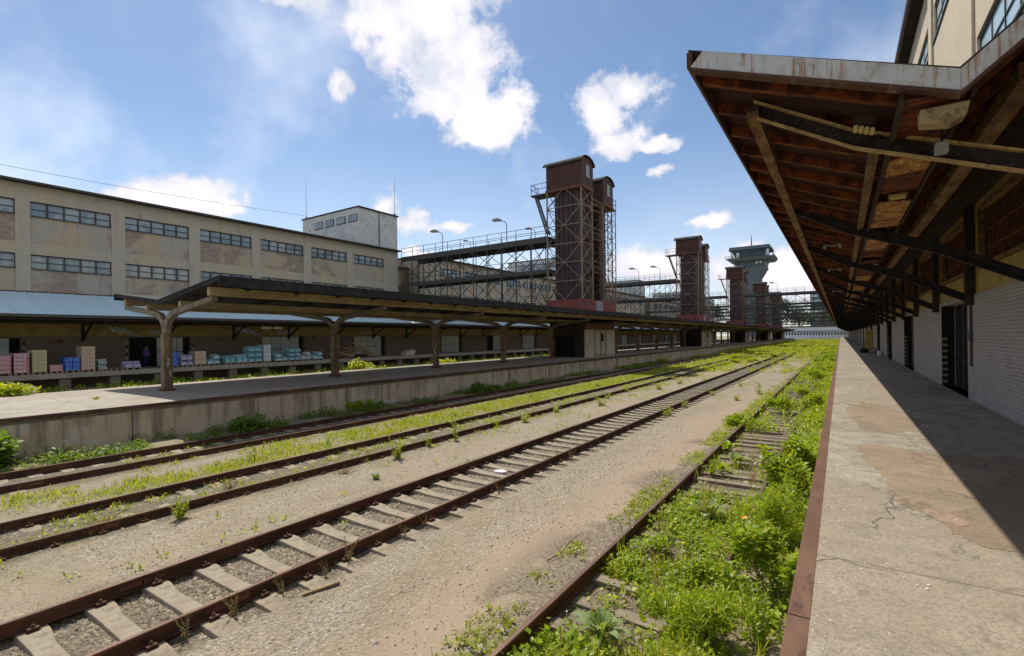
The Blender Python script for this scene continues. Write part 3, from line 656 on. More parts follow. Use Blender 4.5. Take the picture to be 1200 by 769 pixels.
while y < 150:
    mb = MB()
    mb.prism([(XO+.03, ZO+.0), (XV-.02, ZV+.0+.02), (XV-.02, ZV+.158), (XO+.03, ZO+.15)], y-.05, y+.05)
    mb.prism([(XV+.0, ZV+.0+.02), (XW-.02, ZW), (XW-.02, ZW+.155), (XV, ZV+.158)], y-.05, y+.05)
    rl.append(mb); y += .95
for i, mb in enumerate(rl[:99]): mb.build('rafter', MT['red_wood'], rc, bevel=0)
rest = MB()
for mb in rl[99:]:
    n = len(rest.v); rest.v += mb.v; rest.f += [tuple(i+n for i in f) for f in mb.f]
rest.build('far_rafters', MT['red_wood'], rc, kind='stuff')
# end fascia with folded lip
fa = MB(); 
fa.prism([(XO, ZO), (XV, ZV), (XV, ZV+.2), (XO+.14, ZO+.15)], CE-.03, CE)
fa.build('end_fascia', MT['fascia'], rc)
fb = MB(); fb.prism([(XV+.003, ZV), (XW, ZW), (XW, ZW+.2), (XV+.003, ZV+.2)], CE-.03, CE); fb.build('inner_end_fascia', MT['fascia'], rc)
lp = MB(); lp.prism([(XO-.02, ZO-.035), (XV, ZV-.04), (XV, ZV-.003), (XO-.02, ZO-.003)], CE-.05, CE+.08); lp.build('fascia_lip', MT['dark_edge'], rc); lp = MB(); lp.prism([(XV+.003, ZV-.04), (XW, ZW-.05), (XW, ZW-.003), (XV+.003, ZV-.003)], CE-.05, CE+.08)
lp.build('fascia_lip', MT['dark_edge'], rc)
MB().prism([(XO-.05, ZO+.02), (XO+.0, ZO-.02), (XO+.02, ZO+.19), (XO-.05, ZO+.2)], CE+.0, 328).build('edge_board', MT['dark_edge'], rc)
MB().box(-1.0, -.86, CE+1.1, 326, 6.05, 6.15).build('outer_purlin', MT['ochre_steel'], rc)
MB().box(.33, .43, CE+1.25, 326, 5.50, 5.62).build('middle_purlin', MT['ochre_steel'], rc)
MB().box(1.55, 1.75, CE+1.1, 326, 5.78, 5.98).build('inner_purlin', MT['ochre_steel'], rc)
# gutter boarding in the valley, some boards gone
y = CE+.05; gi = 0
while y < 90:
    L = rng.uniform(.6, 1.1)
    if rng.random() > .14:
        vz = 5.435+rng.uniform(-.02, .005); g0 = rng.uniform(-.05, .03); g1 = rng.uniform(-.05, .03); MB().prism([(.54, vz+g0*.6), (1.0, vz+g1*.6), (1.0, vz+g1*.6+.02), (.54, vz+g0*.6+.02)], y, y+L-.03).build('gutter_board', MT['gutter_wood'] if rng.random() < .72 else MT['red_wood'], rc)
    y += L
for gx in (.5, 1.02): MB().box(gx, gx+.035, CE+.04, 326, 5.40, 5.53).build('gutter_side_board', MT['brown_wood'], rc)
# rainwater hopper at the end of the valley
MB().prism([(.66, 5.38), (.67, 5.24), (.9, 5.2), (1.0, 5.25), (1.03, 5.38)], CE+.16, CE+.36).build('gutter_hopper', MT['cream_beam'], rc, bevel=.015)
for k in range(0, 50):
    yb = 7.2+6*k
    mb = MB(); t = .035
    p = [(-.92, 6.19), (.16, 5.54), (1.65, 4.95), (3.05, 4.2)]
    for q0, q1 in zip(p[:-1], p[1:]):
        nx_, nz_ = (q1[1]-q0[1]), -(q1[0]-q0[0]); Ln = math.hypot(nx_, nz_); nx_, nz_ = nx_/Ln*.105, nz_/Ln*.105
        web = [(q0[0]+nx_, q0[1]+nz_), (q1[0]+nx_, q1[1]+nz_), (q1[0]-nx_, q1[1]-nz_), (q0[0]-nx_, q0[1]-nz_)]
        mb.prism(web, yb-.008, yb+.008)
    bo = mb.build('bracket', MT['channel'], rc)
    fl = MB()
    for q0, q1 in zip(p[:-1], p[1:]):
        for s in (-1, 1):
            fl.beam((q0[0], yb-.035, q0[1]+s*.105), (q1[0], yb-.035, q1[1]+s*.105), .085, .024)
    fl.build('bracket_flange', MT['flange'] if k == 0 else MT['channel'], bo)
    MB().box(-1.0, -.86, yb-.06, yb+.06, 6.152, 6.22).build('packing_block', MT['brown_wood'], rc)
    # short strut from bracket bend up to middle purlin
    MB().box(.34, .42, yb-.06, yb+.06, 5.50, 5.54).build('strut', MT['channel'], rc)
# lamps and boxes under the canopy
def canlamp(y, lab):
    t = thing('ceiling_lamp', lab, 'lamp', (.2, y, 5.6), 'old lamps under the right canopy')
    MB().box(.08, .34, y-.1, y+.1, 5.52, 5.62).build('housing', MT['brown_wood'], t); MB().box(.1, .32, y-.08, y+.08, 5.45, 5.52).build('lamp_cover', MT['yellow_box'], t, bevel=.012)
t = thing('ceiling_lamp', 'yellowed ribbed lamp cover under the near end of the right canopy', 'lamp', (.05, 7.4, 5.8))
mb = MB()
for i in range(4): mb.box(.145+i*.05, .145+i*.05+.046, 6.74, 6.84, 5.50-.02*i, 5.565-.02*i)
mb.build('lamp_cover', MT['yellow_box'], t, bevel=.012); MB().box(.14, .35, 6.75, 6.83, 5.55, 5.66).build('lamp_base', MT['brown_wood'], t)
t = thing('junction_box', 'small pale grey box fixed beside the gutter hopper of the right canopy', 'box', (.98, 6.8, 5.15))
MB().box(.86, .97, 6.85, 6.95, 5.12, 5.24).build('housing', MT['grey_box'], t, bevel=.01); MB().tube([(.92, 6.9, 5.24), (.92, 6.9, 5.42)], .012, 6).build('cable', MT['dark'], t)
t = thing('gutter_lamp', 'square yellow lamp set in the valley boarding of the right canopy', 'lamp', (.83, 9.9, 5.28))
MB().box(.68, .88, 9.8, 10.0, 5.36, 5.395).build('lamp_cover', MT['yellow_box'], t); 
MB().box(.66, .90, 9.77, 10.03, 5.395, 5.412).build('lamp_frame', MT['ochre_steel'], t)
for i, yy_ in enumerate((16.3, 22.4, 34.0)):
    t = thing('ceiling_lamp', ['small twin bulb lamp under the outer boards, nearest the camera', 'small twin bulb lamp under the outer boards, second along', 'small twin bulb lamp under the outer boards, farthest along'][i], 'lamp', (-.2, yy_, 5.7))
    MB().tube([(-.32, yy_, 5.72), (-.22, yy_, 5.66), (-.1, yy_, 5.66), (.0, yy_, 5.7)], .018, 6).build('lamp_arm', MT['grey_box'], t)
    for s in (-.34, .02): MB().tube([(s, yy_, 5.69), (s, yy_, 5.6)], .035, 8).build('bulb', MT['grey_box'], t)

# ------------------------------------------------------------------ middle canopy
CF = 8.3; CEND = 273; mc = thing('platform_canopy', 'long low butterfly canopy on forked concrete posts over the middle platform', 'canopy', (-22.9, CF, 1.2))
MB().prism([(-27.6, 5.27), (-22.9, 4.74), (-17.9, 5.32), (-17.9, 5.44), (-22.9, 4.86), (-27.6, 5.39)], CF+.02, CEND).build('roof_boards', MT['roof_black'], mc)  # near-black boards paint the shade below the roof
MB().prism([(-27.66, 5.395), (-22.9, 4.865), (-17.85, 5.445), (-17.85, 5.5), (-22.9, 4.92), (-27.66, 5.45)], CF, CEND).build('roof_covering', MT['roof_black'], mc)
edg = MB(); edg.box(-17.9, -17.82, CF, CEND, 5.12, 5.44); edg.build('edge_board', MT['roof_black'], mc)
edg = MB(); edg.box(-27.69, -27.62, CF, CEND, 5.14, 5.39); edg.build('rear_edge_board', MT['roof_black'], mc)
for nm, x, z0, z1, mt in (('purlin', -18.95, 4.86, 5.18, 'cream_beam'), ('purlin', -21.3, 4.56, 4.78, 'cream_beam'), ('purlin', -24.5, 4.56, 4.78, 'cream_beam'), ('purlin', -26.85, 4.86, 5.18, 'cream_beam')):
    MB().box(x-.09, x+.09, CF+.15, CEND-.3, z0, z1).build(nm, MT[mt], mc)
y = CF+1.5; rl = MB()
while y < CEND: rl.prism([(-27.5, 5.16), (-22.9, 4.63), (-18, 5.2), (-18, 5.31), (-22.9, 4.73), (-27.5, 5.26)], y-.05, y+.05); y += 2.0
rl.build('rafters', MT['roof_black'], mc, kind='stuff')  # rafters blackened too, shade put into their colour
def ypost(y):
    hw = .2
    P = [(-.19, 1.2), (.19, 1.2), (.19, 3.4), (.26, 3.75), (.5, 4.05), (1.0, 4.25), (4.25, 4.62), (4.3, 4.84), (.9, 4.58), (.28, 4.42), (0, 4.3), (-.28, 4.42), (-.9, 4.58), (-4.3, 4.84), (-4.25, 4.62), (-1.0, 4.25), (-.5, 4.05), (-.26, 3.75), (-.19, 3.4)]
    # split in convex-ish pieces
    x = -22.9; hw = .17; A = MB(); q = lambda l: [(x+a_, b_) for a_, b_ in l]
    A.prism(q([(-.17, 1.2), (.17, 1.2), (.16, 3.5), (-.16, 3.5)]), y-hw, y+hw)
    po = A.build('post', MT['post'], mc, bevel=.04)
    for s in (-1, 1):
        B = MB(); pts = [(s*a_, b_) for a_, b_ in [(.0, 3.5), (.16, 3.5), (.22, 3.85), (.45, 4.1), (.95, 4.27), (4.1, 4.68), (4.1, 4.86), (.95, 4.5), (.5, 4.4), (.25, 4.22), (.0, 4.05)]]
        B.prism(q(pts), y-hw+.06, y+hw-.06); B.build('forked_arm', MT['arm'], po, bevel=.02)
    MB().box(x-.24, x+.24, y-.24, y+.24, 1.2, 1.3).build('post_foot', MT['rust'], po, bevel=.02)
k = 0
while 8.6+8*k < CEND: ypost(8.6+8*k); k += 1

# huts under the canopy below each lift tower
def hut(k):
    y0 = 42.8+48*k
    lab = ['nearest dark hut with white side gate under the middle canopy, below the first lift tower', 'second dark hut under the middle canopy, below the second lift tower', 'third dark hut under the middle canopy, below the third lift tower', 'fourth dark hut under the middle canopy, below the fourth lift tower', 'farthest dark hut under the middle canopy, below the last lift tower'][k]
    t = thing('platform_hut', lab, 'hut', (-22.4, y0, 1.2), 'huts below the lift towers')
    walled(MB(), 0, 0, 0, 0, 0, 0, [])
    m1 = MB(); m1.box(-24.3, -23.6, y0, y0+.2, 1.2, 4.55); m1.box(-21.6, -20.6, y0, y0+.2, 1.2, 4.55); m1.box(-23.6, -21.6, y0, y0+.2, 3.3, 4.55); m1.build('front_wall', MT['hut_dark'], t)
    MB().box(-23.4, -21.8, y0+.5, y0+.55, 1.2, 3.3).build('door', MT['dark'], t)
    m2 = MB(); m2.box(-20.72, -20.5, y0+.201, y0+7.7, 3.9, 4.55); m2.build('side_band', MT['rust'], t)
    m3 = MB(); m3.box(-20.68, -20.5, y0+.201, y0+7.7, 1.2, 3.898); m3.build('side_wall', MT['hut'], t)
    g = MB(); 
    for zz in (1.3, 3.75): g.box(-20.5, -20.45, y0+2.4, y0+5.2, zz, zz+.08)
    for yy_ in (2.4, 3.8, 5.12): g.box(-20.5, -20.44, y0+yy_, y0+yy_+.08, 1.3, 3.8)
    g.build('gate_frame', MT['ochre_steel'], t); MB().box(-20.498, -20.47, y0+4.0, y0+4.6, 2.7, 3.5).build('window', MT['dark'], t)
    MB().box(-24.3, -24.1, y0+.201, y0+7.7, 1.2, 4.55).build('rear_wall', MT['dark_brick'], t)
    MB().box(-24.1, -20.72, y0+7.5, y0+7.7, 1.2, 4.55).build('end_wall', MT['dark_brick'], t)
for k in range(5): hut(k)

# ------------------------------------------------------------------ lift towers
def railing(mb, pts, h=1.1, n=1, r=.028):
    for a_, b_ in zip(pts[:-1], pts[1:]):
        a_ = Vector(a_); b_ = Vector(b_); L = (b_-a_).length; m_ = max(1, int(L/1.9))
        for z in (h, h*.52): mb.beam(a_+Vector((0, 0, z)), b_+Vector((0, 0, z)), r*1.6)
        for i in range(m_+1):
            p = a_.lerp(b_, i/m_); mb.beam(p, p+Vector((0, 0, h)), r*1.8)
def lift_tower(y0, lab):
    t = thing('lift_tower', lab, 'lift tower', (-23.2, y0, 5.45), 'freight lift towers rising through the middle canopy')
    MB().box(-25.3, -21.1, y0-.05, y0+8.2, 5.3, 7.0).build('base_panel', MT['red_base'], t)
    MB().box(-21.098, -21.06, y0+3.0, y0+4.7, 5.9, 6.9).build('base_hatch', MT['grey_box'], t)
    for (ya, yb, dz, nm) in ((y0, y0+2.6, 0, 0), (y0+5.3, y0+7.9, -.7, 1)):
        zt = 18.4+dz
        MB().box(-24.5, -21.9, ya+.5, yb-.35, 7.0, zt).build('shaft', MT['shaft'], t)
        sm_ = MB()
        for j in range(1, 5): sm_.box(-24.5+j*.52-.02, -24.5+j*.52+.02, ya+.46, ya+.5, 7.0, zt)
        sm_.build('shaft_seams', MT['dark'], t)
        L = MB(); cs = [(-25.15, ya+.05), (-21.25, ya+.05), (-21.25, yb-.05), (-25.15, yb-.05)]
        for x, y in cs: L.beam((x, y, 7.0), (x, y, zt), .12)
        nlev = 6; dzl = (zt-7)/nlev
        for j in range(nlev):
            za, zb = 7+j*dzl, 7+(j+1)*dzl
            for i in range(4):
                p, q = cs[i], cs[(i+1) % 4]
                L.beam((p[0], p[1], zb), (q[0], q[1], zb), .07)
                mid_ = ((p[0]+q[0])/2, (p[1]+q[1])/2)
                if i % 2 == 0:
                    if j % 2 == 0: L.beam((p[0], p[1], zb), (mid_[0], mid_[1], za), .06); L.beam((q[0], q[1], zb), (mid_[0], mid_[1], za), .06)
                    else: L.beam((p[0], p[1], za), (mid_[0], mid_[1], zb), .06); L.beam((q[0], q[1], za), (mid_[0], mid_[1], zb), .06)
                elif i % 2 == 1:
                    if j % 2 == 0: L.beam((p[0], p[1], za), (q[0], q[1], zb), .06)
                    else: L.beam((q[0], q[1], za), (p[0], p[1], zb), .06)
                    L.beam((p[0], p[1], zb if j % 2 == 0 else za), (q[0], q[1], za if j % 2 == 0 else zb), .05)
        L.build('lattice_frame', MT['lattice'], t)
        c = MB(); zt2 = 20.75+dz
        yb2 = yb+.1; ym = (ya+yb2)/2; hw = (yb2-ya)/2
        arc = [(ym+hw*math.cos(a_), zt2+.62*math.sin(a_)) for a_ in [math.pi*i/10 for i in range(11)]]
        c.prism([(ya, zt), (yb2, zt)]+arc, -25.2, -21.15, 'x')
        co_ = c.build('machine_cabin', MT['maroon'], t)
        rfm = MB(); arc2 = [(ym+(hw+.15)*math.cos(a_), zt2+.02+.68*math.sin(a_)) for a_ in [math.pi*i/10 for i in range(11)]]
        arc3 = [(ym+(hw+.22)*math.cos(a_), zt2+.0+.76*math.sin(a_)) for a_ in [math.pi*i/10 for i in range(11)]]
        for i in range(10): rfm.prism([arc2[i], arc3[i], arc3[i+1], arc2[i+1]], -25.5, -20.98, 'x')
        rfm.build('cabin_roof', MT['roof_black'], co_)
        w = MB(); w.box(-21.15, -21.12, ya+1.0, ya+1.75, zt+1.0, zt+2.2); wo_ = w.build('cabin_window', MT['glass_pale'], co_)
        f = MB()
        for yy_ in (1.0, 1.37, 1.72): f.box(-21.12, -21.09, ya+yy_-.03, ya+yy_+.03, zt+1.0, zt+2.2)
        for zz in (1.0, 1.4, 1.8, 2.2): f.box(-21.12, -21.095, ya+.97, ya+1.78, zt+zz-.03, zt+zz+.03)
        f.build('window_frame', MT['grey_box'], wo_)
        MB().box(-25.3, -21.05, ya-.05, yb+.15, zt-.25, zt-.002).build('cabin_floor', MT['rust'], co_)
    # landings between the shafts
    for z in (9.9, 13.4, 16.4):
        MB().box(-24.4, -21.3, y0+2.6, y0+5.3, z, z+.12).build('landing', MT['rust'], t)
        r_ = MB(); railing(r_, [(-21.35, y0+2.7, z+.12), (-21.35, y0+5.2, z+.12)]); r_.build('landing_railing', MT['lattice'], t)
    MB().box(-24.2, -22.3, y0+3.0, y0+5.3, 7, 16.4).build('landing_wall', MT['shaft'], t)
    # balcony and stairs
    b = MB(); b.box(-27.3, -25.21, y0+.3, y0+1.9, 18.2, 18.32); b.build('balcony', MT['dark_steel'], t)
    r_ = MB(); railing(r_, [(-25.3, y0+.35, 18.32), (-27.25, y0+.35, 18.32), (-27.25, y0+1.85, 18.32)]); r_.build('balcony_railing', MT['dark_steel'], t)
    s_ = MB(); p0 = Vector((-26.6, y0+.2, 18.2)); p1 = Vector((-25.15, y0+.2, 13.9))
    for dy in (-.3, .35): s_.beam(p0+Vector((0, dy, 0)), p1+Vector((0, dy, 0)), .07, .14)
    for i in range(18):
        p = p0.lerp(p1, (i+.5)/18); s_.box(p.x-.12, p.x+.12, p.y-.3, p.y+.35, p.z-.02, p.z+.02)
    s_.beam(p0+Vector((.0, -.3, 1.0)), p1+Vector((0, -.3, 1.0)), .05)
    s_.build('stairs', MT['dark_steel'], t)
    b = MB(); b.box(-22.9, -21.15, y0+8.01, y0+9.0, 17.5, 17.6); railing(b, [(-21.2, y0+8.1, 17.6), (-21.2, y0+8.95, 17.6), (-22.9, y0+8.95, 17.6)]); b.build('rear_balcony', MT['dark_steel'], t)
    b = MB(); x0 = -21.25
    for x in (-21.25, -22.2): b.beam((x, y0+8.9, 7), (x, y0+8.9, 17.5), .08)
    for j in range(8): b.beam((-21.25, y0+8.9, 7+j*1.3), (-22.2, y0+8.9, 8.3+j*1.3), .05); b.beam((-22.2, y0+8.9, 7+j*1.3), (-21.25, y0+8.9, 8.3+j*1.3), .05)
    b.beam((-21.25, y0+8.9, 7), (-21.25, y0+7.9, 7), .08); b.build('rear_ladder_frame', MT['lattice'], t)
    return t
lt = lift_tower(44, 'nearest and tallest looking pair of maroon lift towers, with balcony and steep stairs')
for k, lab in enumerate(['second pair of dark red lift towers, right of the nearest pair', 'third lift tower pair, standing in front of the grey control tower', 'fourth lift tower pair, small, right of the control tower shaft', 'farthest and smallest lift tower pair, where the footbridge crosses the yard']):
    dup(lt, loc=(-23.2, 92+48*k, 5.45), label=lab)

# ------------------------------------------------------------------ bridges
def bridge(y0, x0, x1, lab, rail_all=True):
    t = thing('steel_bridge', lab, 'bridge', (x0, y0, 13.8))
    n = max(2, round((x1-x0)/1.95)); dx = (x1-x0)/n
    for z, th, nm in ((13.8, .62, 'upper_deck'), (10.35, .42, 'middle_deck'), (6.5, .2, 'lower_deck')):
        d = MB(); d.box(x0, x1, y0+.05, y0+3.1, z-.12, z); d.box(x0, x1, y0, y0+.12, z-th, z-.121); d.box(x0, x1, y0+3.0, y0+3.12, z-th, z-.121); d.build(nm, MT['dark_steel'], t)
        r_ = MB(); railing(r_, [(x0, y0+.08, z), (x1, y0+.08, z)]); railing(r_, [(x0, y0+3.05, z), (x1, y0+3.05, z)]); r_.build('railing', MT['dark_steel'], t)
    for yy_, w in ((y0+.02, .085), (y0+3.08, .07)):
        tr = MB()
        for i in range(n+1):
            x = x0+i*dx; tr.beam((x, yy_, 6.4), (x, yy_, 13.2), w)
        for lo, hi in ((6.45, 9.85), (10.3, 13.2)):
            for i in range(0, n-1, 4):
                a_ = x0+i*dx; c_ = x0+min(i+2, n)*dx; e_ = x0+min(i+4, n)*dx
                tr.beam((a_, yy_, hi), (c_, yy_, lo), w*.8); tr.beam((c_, yy_, lo), (e_, yy_, hi), w*.8)
                tr.beam((a_, yy_, lo), (c_, yy_, hi), w*.8); tr.beam((c_, yy_, hi), (e_, yy_, lo), w*.8)
        tr.build('truss', MT['dark_steel'], t)
    return t
def posts_under(xs_, y0, lab):
    for x in xs_:
        pass
names = ['nearest steel footbridge from the left warehouse to the nearest lift tower', 'second footbridge, between the first and second lift towers', 'third footbridge on the left of the third lift tower', 'fourth footbridge on the left of the fourth lift tower', 'farthest footbridge on the left of the last lift tower']
b0 = bridge(44.35, -47.2, -25.35, names[0])
for k in range(1, 5): dup(b0, loc=(-47.2, 44.35+48*k, 13.8), label=names[k])
c0 = bridge(140.35, -21.0, 2.4, 'nearest footbridge crossing the tracks to the right hand warehouse')
dup(c0, loc=(-21.0, 188.35, 13.8), label='second of the footbridges crossing the tracks to the right hand warehouse')
dup(c0, loc=(-21.0, 236.35, 13.8), label='farthest of the footbridges crossing the tracks to the right hand warehouse')

def bridge_lamp(x, y, z, s, lab):
    t = thing('street_lamp', lab, 'street lamp', (x, y, z))
    MB().tube([(x, y, z), (x, y, z+1.9*s), (x-.15*s, y, z+2.25*s), (x-.8*s, y, z+2.5*s)], .045*s, 6).build('pole', MT['dark_steel'], t)
    h = MB(); h.prism([(x-.75*s, z+2.42*s), (x-.75*s, z+2.6*s), (x-1.1*s, z+2.82*s), (x-1.75*s, z+2.78*s), (x-1.95*s, z+2.6*s), (x-1.8*s, z+2.52*s)], y-.22*s, y+.22*s); h.build('lamp_head', MT['grey_box'], t, bevel=.05)
    return t
bridge_lamp(-40.1, 44.5, 13.82, 1, 'left of the two large street lamps on the nearest footbridge')
bridge_lamp(-30.6, 44.5, 13.82, 1, 'right of the two large street lamps on the nearest footbridge')
bridge_lamp(-38.0, 47.3, 13.82, .6, 'smaller street lamp low behind the railing, left, on the nearest footbridge')
bridge_lamp(-28.6, 47.3, 13.82, .7, 'smaller street lamp low behind the railing, close to the nearest lift tower')
bridge_lamp(-32.5, 92.5, 13.82, 1, 'left street lamp on the second footbridge')
bridge_lamp(-28.3, 92.5, 13.82, 1, 'right street lamp on the second footbridge, beside the second lift tower')
bridge_lamp(-13.2, 140.5, 13.82, 1, 'street lamp on the footbridge crossing the tracks')

# ------------------------------------------------------------------ left warehouses
def left_warehouse():
    t = thing('warehouse', 'nearest left warehouse with two rows of blue grey windows in patchy sand plaster', 'warehouse', (-47.5, 0, 0), 'warehouses along the left loading platform')
    ws = [(9.52+5.52*j, 9.52+5.52*j+4.62) for j in range(-1, 6)]; ws[0] = (4.1, 8.75)
    ops = [(a_, b_, z0, z1) for a_, b_ in ws for z0, z1 in ((8.47, 9.53), (12.22, 13.3))]
    # recessed panels and proud frame of pilasters and bands
    walled(MB(), -48.0, -47.58, .0, 44.1, 6.9, 14.45, ops).build('wall', MT['spandrel'], t)
    ed = [0.0]+[q for w in ws for q in w]+[44.1]
    for i in range(0, len(ed), 2): MB().box(-47.579, -47.5, ed[i], ed[i+1], 6.9, 14.45).build('pilaster', MT['pilaster'], t)
    for a_, b_ in ws:
        MB().box(-47.579, -47.52, a_, b_, 13.3, 14.45).build('plaster_band', MT['plaster'], t); MB().box(-47.579, -47.53, a_, b_, 9.53, 10.35).build('plaster_band', MT['plaster'], t)
    MB().box(-58.8, -48.001, .05, 44.1, -.1, 14.44).build('building_mass', MT['plaster'], t)
    for a_, b_ in ws:
        for z0, z1 in ((8.47, 9.53), (12.22, 13.3)):
            w = MB(); w.box(-47.72, -47.64, a_, b_, z1-.07, z1); w.box(-47.72, -47.45, a_, b_, z0, z0+.06)
            for j in range(6): yy_ = a_+(b_-a_)*j/5; w.box(-47.72, -47.63, max(a_, yy_-.04), min(b_, yy_+.04), z0+.06, z1-.07)
            w.box(-47.7, -47.65, a_, b_, (z0+z1)/2-.02, (z0+z1)/2+.02)
            wo_ = w.build('window', MT['frame'], t); MB().box(-47.78, -47.74, a_, b_, z0, z1).build('panes', MT['glass_pale'] if (z0 < 10 and rng.random() < .6) else MT['glass'], wo_)
    MB().box(-59.2, -46.95, -.1, 44.2, 14.45, 14.56).build('roof', MT['roof_black'], t)
    MB().tube([(-46.92, 0, 14.52), (-46.92, 44.2, 14.52)], .1, 8).build('roof_gutter', MT['dark_steel'], t)
    # stair tower block on the roof
    MB().box(-58.75, -47.55, 37.9, 44.08, 14.561, 19.0).build('roof_block', MT['white_block'], t)
    rb = MB(); rb.box(-58.95, -47.35, 37.8, 44.2, 19.0, 19.14); rb.build('roof_block_coping', MT['roof_black'], t)
    for j in range(4):
        x0 = -56.1+j*2.25; w = MB(); w.box(x0, x0+1.7, 37.84, 37.9, 17.35, 18.25); q = w.build('block_window', MT['frame'], t)
        g = MB()
        for i in range(3): g.box(x0+.08+i*.54, x0+.54+i*.54, 37.82, 37.84, 17.43, 18.17)
        g.build('panes', MT['glass'], q)
    MB().box(-47.55, -47.5, 41.0, 41.12, 14.6, 19.0).build('rainwater_pipe', MT['dark_steel'], t)
    # ground floor
    dr = [(4.4, 8.44), (15.25, 19.2), (26.15, 30.2), (37.2, 41.4)]
    walled(MB(), -48.0, -47.62, 0.0, 48.0, 1.0, 3.7, [(a_, b_+.55, 1.15, 3.58) for a_, b_ in dr]).build('brick_wall', MT['dark_brick'], t)
    MB().box(-48.0, -47.6, 0.0, 48.0, 3.701, 4.6).build('ochre_band', MT['ochre_wall_dull'], t)
    MB().box(-48.0, -47.64, 0.0, 48.0, 4.601, 6.89).build('upper_brick', MT['dark_brick'], t)
    for i, (a_, b_) in enumerate(dr):
        MB().box(-47.998, -47.98, a_, b_+.55, 1.15, 3.58).build('dark_doorway', MT['dark'], t)
        da = a_ if i != 1 else (a_+b_)/2
        d = MB(); d.box(-47.86, -47.8, da, b_-.02, 1.16, 3.56); n_ = 2
        dd = d.build('sliding_door', MT['pale_door'] if i != 3 else MT['pale_door'], t)
        s = MB()
        for q in (.25, .5, .75): s.box(-47.8, -47.785, da+(b_-da)*q-.02, da+(b_-da)*q+.02, 1.16, 3.56)
        s.box(-47.8, -47.782, da, b_-.02, 2.3, 2.36); s.build('door_seams', MT['frame'], dd)
        for yy_ in (a_-.32, b_+.55): MB().box(-47.6, -47.57, yy_+.06, yy_+.22, 1.16, 3.3).build('hazard_strip', MT['hazard'], t)
        MB().box(-47.58, -47.5, (a_+b_)/2-.7, (a_+b_)/2+.7, 3.85, 4.2).build('door_sign', MT['grey_box'], t)
    return t
# the mass behind is open at doorways only visually; keep openings dark
lw = left_warehouse()
for k, lab in enumerate(['second left warehouse, cream walls seen through the nearest footbridge truss', 'third left warehouse, seen between the first and second lift towers', 'fourth left warehouse, mostly hidden behind the second lift tower', 'farthest left warehouse, behind the control tower bridges']):
    dup(lw, loc=(-47.5, 48*(k+1), 0), label=lab)
for k in range(5):
    t = thing('link_building', ['dark recessed link building between the first and second left warehouses', 'recessed link building between the second and third left warehouses', 'recessed link building between the third and fourth left warehouses', 'recessed link building between the fourth and fifth left warehouses', 'recessed link building at the far end of the left warehouses'][k], 'building', (-50, 46+48*k, 0))
    MB().box(-57, -49.6, 44.11+48*k, 47.99+48*k, -.1, 12.8).build('wall', MT['dark_brick'], t)
    MB().box(-57, -49.5, 44.12+48*k, 47.98+48*k, 12.801, 13.0).build('roof', MT['roof_black'], t)
    MB().box(-49.6, -49.5, 45.2+48*k, 46.9+48*k, 10.36, 12.4).build('door', MT['tan_door'], t)
    MB().box(-49.6, -47.0, 44.5+48*k, 47.4+48*k, 6.6, 6.7).build('floor_slab', MT['rust'], t)
# lean-to canopy along the left platform
lc = thing('lean_to_canopy', 'lean-to roof of sheet metal painted with reflected sky blue over the left loading platform', 'canopy', (-45, 0, 5))
MB().prism([(-47.49, 6.75), (-42.4, 5.0), (-42.4, 5.06), (-47.49, 6.81)], -8, 300).build('sheet_roof', MT['sheet'], lc)
sm_ = MB()
for k in range(0, 150): yy_ = -7.5+k*1.28; sm_.beam((-47.45, yy_, 6.83), (-42.45, yy_, 5.09), .05, .07)
sm_.build('standing_seams', MT['sheet'], lc)
MB().box(-42.42, -42.34, -8, 300, 4.88, 5.075).build('fascia', MT['dark_steel'], lc)
MB().prism([(-47.45, 6.5), (-42.45, 4.75), (-42.45, 4.8), (-47.45, 6.55)], -8, 300).build('soffit', MT['brown_wood'], lc)
MB().box(-44.2, -44.0, -8, 300, 4.55, 4.8).build('purlin', MT['channel'], lc)
for k in range(52):
    yy_ = 1.3+5.52*k
    if yy_ > 290: break
    b = MB(); b.beam((-47.6, yy_, 4.62), (-42.6, yy_, 4.62), .12, .16); b.beam((-47.55, yy_, 3.5), (-45.6, yy_, 4.56), .1, .12); b.beam((-47.55, yy_, 3.3), (-47.55, yy_, 4.6), .14, .14)
    b.build('bracket', MT['dark'], lc)
for i, (yy_, lab) in enumerate([(10.9, 'small pale wall lamp above the pallets at the far left edge'), (22.0, 'small wall lamp right of the open dark doorway'), (31.7, 'small wall lamp left of the broken timber heap')]):
    t = thing('wall_lamp', lab, 'lamp', (-47.5, yy_, 3.3)); MB().tube([(-47.6, yy_, 3.5), (-47.3, yy_, 3.45)], .03, 6).build('lamp_arm', MT['dark_steel'], t); MB().tube([(-47.3, yy_, 3.5), (-47.3, yy_, 3.25)], .08, 8, .2).build('lamp_shade', MT['ochre_steel'], t)
for i, yy_ in enumerate((24.9, 26.0)):
    t = thing('ceiling_lamp', ['left one of the twin white lamps under the lean-to roof', 'right one of the twin white lamps under the lean-to roof'][i], 'lamp', (-44.5, yy_, 4.4)); MB().tube([(-44.6, yy_-.4, 4.4), (-44.6, yy_+.4, 4.4)], .13, 8).build('lamp_cover', MT['white_plastic'], t); MB().beam((-44.6, yy_, 4.45), (-44.6, yy_, 4.78), .04).build('lamp_rod', MT['dark_steel'], t)

